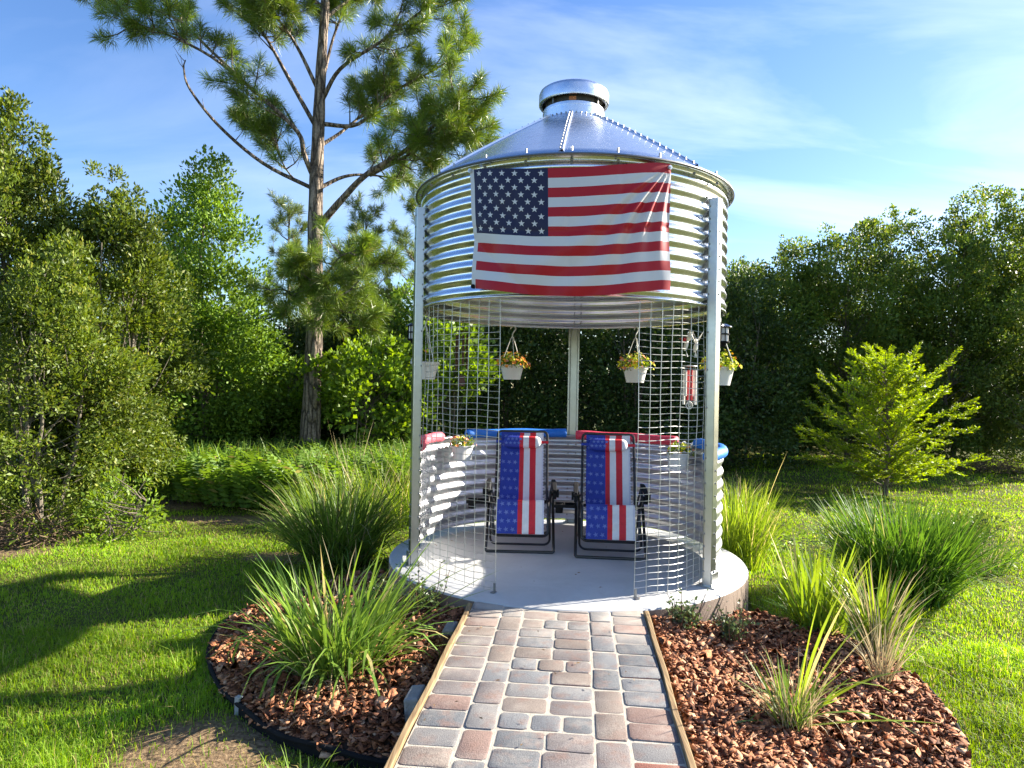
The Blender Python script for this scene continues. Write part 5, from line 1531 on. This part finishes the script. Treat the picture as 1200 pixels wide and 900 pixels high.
# ------------------------------------------------------------------ pines
M_NEED = leaf_mat('pine_needles', (0.080, 0.145, 0.018), (0.19, 0.27, 0.035), transl=0.25, rough=0.4, spec=0.5, c3=(0.22, 0.19, 0.06), c3frac=0.05, clump=1.0)
M_NEEDL = leaf_mat('young_pine_needles', (0.075, 0.12, 0.022), (0.17, 0.22, 0.045), transl=0.28, rough=0.4, spec=0.5, clump=1.0)
def tufts(C, D, n, L, Wn, rng, spread=1.0):
    """needles radiating round each shoot tip"""
    k = len(C); ci = np.repeat(np.arange(k), n); m = k * n
    back = rng.uniform(0, 1, m)
    P = C[ci] - D[ci] * (back * L * 0.75)[:, None]
    d = D[ci] * rng.uniform(0.25, 1.1, m)[:, None] + unit(m, rng) * spread * 0.85
    d /= np.linalg.norm(d, axis=1, keepdims=True)
    LL = L * rng.uniform(0.65, 1.1, m)
    S = np.cross(d, unit(m, rng)); S /= np.linalg.norm(S, axis=1, keepdims=True) + 1e-9
    V = np.empty((m, 4, 3)); 
    V[:, 0] = P; V[:, 1] = P + d * (LL * 0.5)[:, None] + S * Wn * 0.5
    V[:, 2] = P + d * LL[:, None] - np.array([0, 0, 1]) * (LL * 0.10)[:, None]
    V[:, 3] = P + d * (LL * 0.5)[:, None] - S * Wn * 0.5
    return V.reshape(-1, 3), np.arange(m * 4).reshape(m, 4)

def tall_pine():
    rnd = random.Random(17); rng = np.random.default_rng(17)
    DB = 13.0
    base = at(360, 575, DB); base.z = LAWN_Z
    root = empty('tall_pine', base, 0, 'tall pine with bare lower trunk and spreading needle tufts left of the gazebo', 'pine tree')
    tr = MB()
    P = [base + Vector((0, 0, -0.1)) - base] + [at(x, y, DB) - base for x, y in ((364, 500), (368, 400), (369, 300), (370, 230), (373, 150), (376, 80), (381, 0), (384, -70), (388, -150), (390, -230))]
    rad = [0.24, 0.185, 0.158, 0.145, 0.135, 0.115, 0.097, 0.08, 0.065, 0.045, 0.025]
    sp = bez(P, 4); rr = []
    for i in range(len(sp)):
        q = i / 4; k = min(int(q), len(rad) - 2); rr.append((rad[k] + (rad[k + 1] - rad[k]) * (q - k)) * (1 + 0.04 * math.sin(i * 1.9)))
    tr.tube(sp, rr, 16)
    # main limbs: (pixel waypoints, depth change along the limb, start radius)
    limbs = [
        ([(376, 262), (402, 232), (430, 204), (481, 172), (520, 134), (542, 110)], -1.0, 0.075, 1),
        ([(371, 222), (403, 207), (434, 205), (481, 212)], 0.8, 0.045, 2),
        ([(434, 205), (470, 186), (500, 170), (540, 160)], -0.6, 0.04, 1),
        ([(481, 172), (512, 155), (540, 154)], -1.0, 0.03, 1),
        ([(369, 222), (308, 191), (256, 147), (222, 104), (215, 80), (217, 70)], -0.6, 0.042, 0),
        ([(369, 212), (356, 180), (349, 155), (308, 115), (247, 66), (190, 38), (150, 25)], -1.2, 0.055, 1),
        ([(349, 155), (335, 130), (330, 122)], 0.5, 0.028, 0),
        ([(372, 152), (340, 95), (322, 62), (304, 30), (290, 0), (280, -30)], 0.9, 0.045, 1),
        ([(371, 102), (352, 62), (335, 34), (315, 10), (296, -15)], -0.7, 0.04, 1),
        ([(376, 170), (403, 152), (438, 121), (452, 98)], 0.9, 0.04, 1),
        ([(377, 118), (399, 80), (447, 48), (490, 15), (520, -10)], -0.8, 0.045, 1),
        ([(376, 145), (420, 145), (460, 108), (515, 78), (556, 48)], 0.7, 0.045, 1),
        ([(378, 95), (390, 45), (405, 5), (415, -30)], 0.8, 0.035, 1),
        ([(369, 222), (340, 205), (318, 165), (300, 140)], 0.6, 0.022, 1),
        ([(381, 20), (420, -10), (470, -50)], 0.5, 0.04, 1), ([(381, 10), (340, -20), (280, -50)], -0.5, 0.04, 1),
        ([(300, 110), (250, 62), (200, 18), (140, 5), (118, -5)], 0.6, 0.035, 1),
        ([(369, 350), (395, 330), (420, 318), (440, 310)], -1.6, 0.03, 3), ([(369, 360), (345, 345), (330, 338)], -1.5, 0.03, 3), ([(369, 372), (392, 362), (410, 365), (425, 375)], -1.9, 0.025, 3), ([(369, 330), (358, 318), (340, 312)], -1.7, 0.025, 3), ([(369, 340), (385, 318), (400, 300), (425, 292)], -1.8, 0.025, 3), ([(369, 385), (380, 370), (395, 345)], -2.2, 0.02, 3),
        ([(386, -60), (430, -100), (470, -130)], 0.5, 0.03, 1), ([(386, -80), (340, -120), (300, -140)], -0.5, 0.03, 1), ([(388, -140), (410, -190)], 0.3, 0.02, 1), ([(388, -150), (360, -200)], 0.3, 0.02, 1),
    ]
    TC, TD = [], []
    for li, (w_, dd, r0, kind) in enumerate(limbs):
        k = len(w_)
        q0 = 0.35 if li == 2 else 0.6 if li == 3 else 0.35 if li == 16 else 0.0
        pts = [at(x, y, DB + dd * (q0 + (1 - q0) * (i / (k - 1)))) - base for i, (x, y) in enumerate(w_)]
        if li == 2: pts[0] = at(434, 205, DB + 0.53) - base
        s = bez(pts, 5)
        tr.tube(s, [max(0.008, r0 * (1 - 0.8 * i / (len(s) - 1))) for i in range(len(s))], 7)
        if kind == 0:
            for j in range(8, len(s), 4):
                d = Vector((rnd.uniform(-1, 1), rnd.uniform(-1, 1), rnd.uniform(-0.2, 1))).normalized() * rnd.uniform(0.2, 0.5)
                tr.tube([s[j], s[j] + d * 0.5, s[j] + d + Vector((0, 0, 0.06))], [0.010, 0.006, 0.003], 4)
            continue
        # twigs with tufts
        f0 = {1: 0.40, 2: 0.75, 3: 0.35}[kind]
        nt_ = {1: 20, 2: 3, 3: 8}[kind]
        for j in range(nt_):
            q = f0 + (1 - f0) * (j + rnd.random()) / nt_
            p = s[min(len(s) - 1, int(q * (len(s) - 1)))]
            tan = (s[min(len(s) - 1, int(q * (len(s) - 1)) + 1)] - s[max(0, int(q * (len(s) - 1)) - 1)]).normalized()
            ax = (tan * rnd.uniform(0.2, 1.0) + Vector((rnd.uniform(-1, 1), rnd.uniform(-1, 1), rnd.uniform(-0.55, 0.9))) * 0.9).normalized()
            ln = rnd.uniform(0.3, 0.95) * (0.7 if kind == 3 else 1)
            e = p + ax * ln + Vector((0, 0, 0.08 * ln))
            m_ = p + ax * ln * 0.5 - Vector((0, 0, 0.04))
            tr.tube([p, m_, e], [0.016, 0.011, 0.006], 5)
            d = (e - m_).normalized(); d = (d + Vector((0, 0, 0.45))).normalized()
            TC.append(e); TD.append(d)
            for z in range(rnd.randint(1, 3)):
                ax2 = (ax + Vector((rnd.uniform(-1, 1), rnd.uniform(-1, 1), rnd.uniform(-0.4, 0.8)))).normalized()
                e2 = m_ + ax2 * rnd.uniform(0.18, 0.42)
                tr.tube([m_, e2], [0.008, 0.005], 4)
                TC.append(e2); TD.append((ax2 + Vector((0, 0, 0.4))).normalized())
        TC.append(s[-1]); TD.append((s[-1] - s[-2]).normalized())
    tr.build('trunk', M_PINEB, root)
    V, F = tufts(np.array([tuple(c) for c in TC]), np.array([tuple(d) for d in TD]), 150, 0.26, 0.0085, rng)
    np_mesh('crown', V, F, M_NEED, root)
tall_pine()

def small_pine(x, y, h, rad, lab, seed, m=None, tn=80, nb=26, L=0.24):
    rnd = random.Random(seed); rng = np.random.default_rng(seed)
    root = empty('young_pine', (x, y, LAWN_Z), 0, lab, 'pine tree', 'young pines behind the gazebo')
    tr = MB(); lean = rnd.uniform(-0.1, 0.1)
    sp = [Vector((lean * q, 0.05 * math.sin(q * 5), h * q - 0.05)) for q in [i / 8 for i in range(9)]]
    tr.tube(sp, [0.09 * (1 - 0.85 * i / 8) for i in range(9)], 8)
    TC, TD = [sp[-1]], [Vector((0, 0, 1))]
    for k in range(nb):
        q = 0.28 + 0.72 * (k + rnd.random()) / nb; a = k * 2.4 + rnd.uniform(-.4, .4)
        p = Vector((lean * q, 0, h * q)); ln = rad * (1.12 - q) * rnd.uniform(0.8, 1.3) + 0.15
        d = Vector((math.cos(a), math.sin(a), 0.35 + 0.5 * q)).normalized()
        e = p + d * ln
        tr.tube([p, p + d * ln * 0.5 - Vector((0, 0, 0.05)), e], [0.02, 0.014, 0.006], 5)
        TC.append(e); TD.append((d + Vector((0, 0, 0.9))).normalized())
        for j in range(int(3 + ln * 5)):
            s = rnd.uniform(0.3, 0.95); pp = p + d * ln * s
            d2 = (d * 0.7 + Vector((rnd.uniform(-1, 1), rnd.uniform(-1, 1), rnd.uniform(0, 1.0)))).normalized()
            e2 = pp + d2 * rnd.uniform(0.12, 0.4)
            tr.tube([pp, e2], [0.008, 0.004], 4)
            TC.append(e2); TD.append((d2 + Vector((0, 0, 0.8))).normalized())
    tr.build('trunk', M_PINEB, root)
    V, F = tufts(np.array([tuple(c) for c in TC]), np.array([tuple(d) for d in TD]), tn, L, 0.010, rng, 0.75)
    np_mesh('crown', V, F, m or M_NEEDL, root)
small_pine(-6.05, 18.5, 6.65, 1.1, 'slim young pine with an upright tip left of the tall pine trunk', 31)
small_pine(-3.75, 17.5, 6.3, 1.4, 'young bushy pine just right of the tall pine trunk', 32)
small_pine(-2.55, 18.0, 7.2, 1.5, 'young pine whose crown shows beside the upper left edge of the gazebo', 33)
small_pine(-4.5, 18.0, 5.2, 1.2, 'short young pine behind the lowest needles of the tall pine', 34)

# ------------------------------------------------------------------ feathery conifer on the right lawn
def feathery_conifer(x, y, h, rmax, lab, seed):
    rnd = random.Random(seed); rng = np.random.default_rng(seed)
    root = empty('feathery_conifer', (x, y, LAWN_Z), 0, lab, 'conifer')
    tr = MB(); C = []; D = []
    sp = [Vector((0.05 * math.sin(q * 4), 0.04 * q, h * q - 0.05)) for q in [i / 8 for i in range(9)]]
    tr.tube(sp, [0.045 * (1 - 0.9 * i / 8) for i in range(9)], 7)
    nb = 78
    for k in range(nb):
        q = 0.04 + 0.92 * ((k + rnd.random()) / nb) ** 1.25; a = k * 2.4 + rnd.uniform(-.5, .5)
        p = Vector((0.05 * math.sin(q * 4), 0.04 * q, h * q))
        ln = rmax * (1.0 - q) ** 0.62 * rnd.choice((0.45, 0.6, 0.8, 1.0, 1.15)) * rnd.uniform(0.85, 1.1) + 0.16
        ln = min(ln, 1.62 + 0.2 * rnd.random())
        up = rnd.uniform(0.15, 0.65) + 0.7 * q
        d = Vector((math.cos(a), math.sin(a), up)).normalized()
        pts = [p + d * ln * t + Vector((0, 0, rnd.uniform(-0.12, 0.06) * ln * t * t)) for t in (0, .25, .5, .75, 1)]
        tr.tube(pts, [0.012, 0.009, 0.007, 0.005, 0.002], 5)
        nt_ = int(5 + ln * 11)
        for j in range(nt_):
            s = 0.15 + 0.85 * j / nt_; i = min(3, int(s * 4)); pp = pts[i].lerp(pts[i + 1], s * 4 - i)
            side = Vector((-math.sin(a), math.cos(a), 0)) * (1 if j % 2 else -1)
            d2 = (d * 0.7 + side * rnd.uniform(0.3, 1) + Vector((0, 0, rnd.uniform(-0.45, 0.75)))).normalized()
            l2 = rnd.uniform(0.12, 0.32) * (1.1 - 0.4 * s)
            e2 = pp + d2 * l2
            tr.tube([pp, e2], [0.003, 0.0015], 3, caps=False)
            n2 = int(l2 / 0.011)
            lat = d2.cross(Vector((0, 0, 1))).normalized()
            for z in range(n2):
                c = pp + d2 * l2 * (z / n2)
                for sg in (-1, 1):
                    C.append(c); D.append((d2 * 0.7 + lat * sg + Vector((rnd.uniform(-.3, .3), rnd.uniform(-.3, .3), rnd.uniform(-0.5, 0.6)))).normalized())
    tr.build('trunk', M_BARKT, root)
    C = np.array([tuple(c) for c in C]); D = np.array([tuple(d) for d in D]); n = len(C)
    V, F = leaf_quads(C, D, rng.uniform(0.045, 0.08, n), rng.uniform(0.014, 0.022, n), rng, cup=0.05)
    V[:, 2] = np.maximum(V[:, 2], 0.02)
    np_mesh('crown', V, F, leaf_mat('feathery_leaves', (0.15, 0.25, 0.015), (0.31, 0.40, 0.028), transl=0.45, rough=0.5, spec=0.3, clump=1.4), root)
feathery_conifer(6.95, 12.6, 2.45, 2.0, 'feathery yellow green young conifer on the right lawn', 51)

# ------------------------------------------------------------------ fern bed
def fern_bed():
    rng = np.random.default_rng(61); Vs = []; Fs = []; o = 0
    n = 2600
    cx = rng.uniform(-6.6, -1.2, n * 2); t = (cx + 6.6) / 5.4
    front = 11.6 - 1.9 * np.sin(np.clip(t * 1.6, 0, 1) * PI / 2); back = 14.4 - 1.8 * t
    cy = front + (back - front) * rng.uniform(0, 1, n * 2)
    for i in range(n):
        x, y = cx[i], cy[i]; a = rng.uniform(0, 2 * PI); L = rng.uniform(0.7, 1.15); th = abs(rng.normal(0.16, 0.22))
        m = 15; T = np.linspace(0, 1, m); ang = th + 1.3 * T ** 1.5
        st = L / m
        px = np.cumsum(np.sin(ang)) * st; pz = np.cumsum(np.cos(ang)) * st
        d = np.array([math.cos(a), math.sin(a)])
        P = np.stack([x + d[0] * px, y + d[1] * px, LAWN_Z + pz], 1)
        lat = np.array([-d[1], d[0], 0.0])
        W = L * 0.17 * np.sin(np.clip(T * 1.08 + 0.08, 0, 1) * PI) ** 0.8 + 0.01
        tan = np.stack([d[0] * np.sin(ang), d[1] * np.sin(ang), np.cos(ang)], 1)
        for sg in (-1, 1):
            e = P + lat * (sg * W)[:, None] + tan * (W * 0.45)[:, None] - np.array([0, 0, 1]) * (W * 0.2)[:, None]
            hw = tan * (st * 0.42)
            mid = P + (e - P) * 0.5
            V = np.stack([P - hw * 0.4, mid - hw, e, mid + hw], 1).reshape(-1, 3)
            Vs.append(V); Fs.append(np.arange(m * 4).reshape(m, 4) + o); o += m * 4
    for q in range(110):
        x = rng.uniform(-6.4, -1.4); t_ = (x + 6.6) / 5.4
        y = rng.uniform(11.5 - 1.7 * min(1, t_ * 1.6), 13.6 - 1.4 * t_)
        v, f = blade_mesh('', 22, None, 0.16, (0.6, 1.0), 0.022, 0.22, 0.14, None, rng)
        Vs.append(v + np.array([x, y, LAWN_Z])); Fs.append(f + o); o += len(v)
    ob = np_mesh('fern_bed', np.concatenate(Vs), np.concatenate(Fs), leaf_mat('fern_fronds', (0.075, 0.15, 0.020), (0.16, 0.26, 0.035), transl=0.4, clump=1.2, c3=(0.22, 0.20, 0.06), c3frac=0.04))
    tag(ob, 'low dense bed of bright green ferns and strappy leaves round the foot of the tall pine', 'ferns', kind='stuff')
fern_bed()

# dry stalks sticking up from the ferns
clump('dry_stalk', -2.45, 10.6, -0.28, [(M_STRAW, 9, 0.25, (1.0, 1.5), 0.012, 0.35, 0.06, {})], 'thin dry stalks rising above the grass right of the pine trunk', 33, cat='dry stalks', group=None)

# ------------------------------------------------------------------ small shrubs by the base, brush, undergrowth
M_BOX = leaf_mat('small_shrub_leaves', (0.045, 0.085, 0.030), (0.13, 0.18, 0.06), transl=0.25, spec=0.5, rough=0.4, clump=4)
def twiggy(x, y, z, rx, h, nst, nleaf, lab, seed, shoot=0):
    rnd = random.Random(seed); rng = np.random.default_rng(seed)
    root = empty('low_shrub', (x, y, z), 0, lab, 'low shrub', 'low shrubs at the gazebo base')
    b = MB(); C = []; D = []
    for k in range(nst + shoot):
        a = rnd.uniform(0, 2 * PI); r = rx * rnd.random(); hh = h * rnd.uniform(0.5, 1) * (1.7 if k >= nst else 1)
        p0 = Vector((r * 0.4 * math.cos(a), r * 0.4 * math.sin(a), -0.02)); e = Vector((r * math.cos(a), r * math.sin(a), hh))
        m_ = (p0 + e) / 2 + Vector((rnd.uniform(-.03, .03), rnd.uniform(-.03, .03), 0.02))
        b.tube([p0, m_, e], [0.005, 0.004, 0.002], 4)
        nl = nleaf // (nst) if k < nst else 8
        for j in range(nl):
            s = rnd.uniform(0.25, 1); c = p0.lerp(m_, s * 2) if s < 0.5 else m_.lerp(e, s * 2 - 1)
            C.append(c + Vector((rnd.gauss(0, .022), rnd.gauss(0, .022), rnd.gauss(0, .015)))); D.append((Vector((rnd.gauss(0, 1), rnd.gauss(0, 1), 0.5))).normalized())
    b.build('stems', mat('stem_brown', (0.14, 0.07, 0.04), 0.8), root)
    C = np.array([tuple(c) for c in C]); D = np.array([tuple(c) for c in D])
    V, F = leaf_quads(C, D, rng.uniform(0.022, 0.038, len(C)), rng.uniform(0.014, 0.022, len(C)), rng)
    np_mesh('leaves', V, F, M_BOX, root)
twiggy(1.28, 4.86, -0.13, 0.17, 0.22, 22, 420, 'small leaved low shrub between the right edging board and the base', 71, 3)
twiggy(1.58, 4.78, -0.19, 0.18, 0.20, 20, 320, 'sparse low shrub with bare red shoots in front of the tan base', 72, 8)
twiggy(-0.66, 5.13, -0.15, 0.22, 0.28, 24, 460, 'small leaved low shrub in the shade left of the path end', 73, 3)
twiggy(-0.98, 5.35, -0.20, 0.2, 0.26, 20, 380, 'small leaved low shrub behind the lemongrass clump', 74, 2)

def brush(x, y, rx, ry, h, n, lab, seed):
    rnd = random.Random(seed); b = MB()
    for k in range(n):
        a = rnd.uniform(0, 2 * PI); r = math.sqrt(rnd.random())
        p = Vector((rx * r * math.cos(a), ry * r * math.sin(a), rnd.uniform(0, h * (1 - r * r) + 0.03)))
        d = Vector((rnd.gauss(0, 1), rnd.gauss(0, 1), rnd.gauss(0, 0.45))).normalized() * rnd.uniform(0.06, 0.35)
        b.tube([p - d, p + Vector((0, 0, 0.03)), p + d], [0.006, 0.005, 0.002], 4, caps=False)
    o = b.build('brush_pile', mat('dead_twigs', (0.15, 0.10, 0.06), 0.9, noise=0.4, nscale=15)); o.location = (x, y, LAWN_Z + 0.02)
    tag(o, lab, 'brush pile')
brush(-5.75, 7.75, 0.75, 0.4, 0.28, 420, 'heap of dead twigs and brown leaves under the left shrubs', 81)
brush(12.0, 16.6, 1.1, 0.5, 0.35, 260, 'low heap of dry brush under the right tree row', 82)

leafy_tree('young_bush', -4.55, 8.0, 0.75, 0.45, 'low yellow green bush at the lawn edge under the wax myrtle', M_VINE, 101, cat='bush', ncl=34, lpc=45, clr=0.17, leaf=0.06, lw=0.45, crown0=0.0, prof='mound', stems=3, tr=0.012)
leafy_tree('young_bush', 5.15, 7.6, 0.55, 0.4, 'low leafy bush by the right picture edge behind the tuft', M_OAKL, 102, cat='bush', ncl=30, lpc=45, clr=0.16, leaf=0.055, lw=0.45, crown0=0.0, prof='mound', stems=3, tr=0.012)
leafy_tree('young_bush', 2.95, 8.3, 0.5, 0.8, 'low dark green bush behind the upright clump right of the gazebo', M_DENSE, 103, cat='bush', ncl=40, lpc=45, clr=0.17, leaf=0.06, lw=0.4, crown0=0.0, prof='mound', stems=3, tr=0.012)
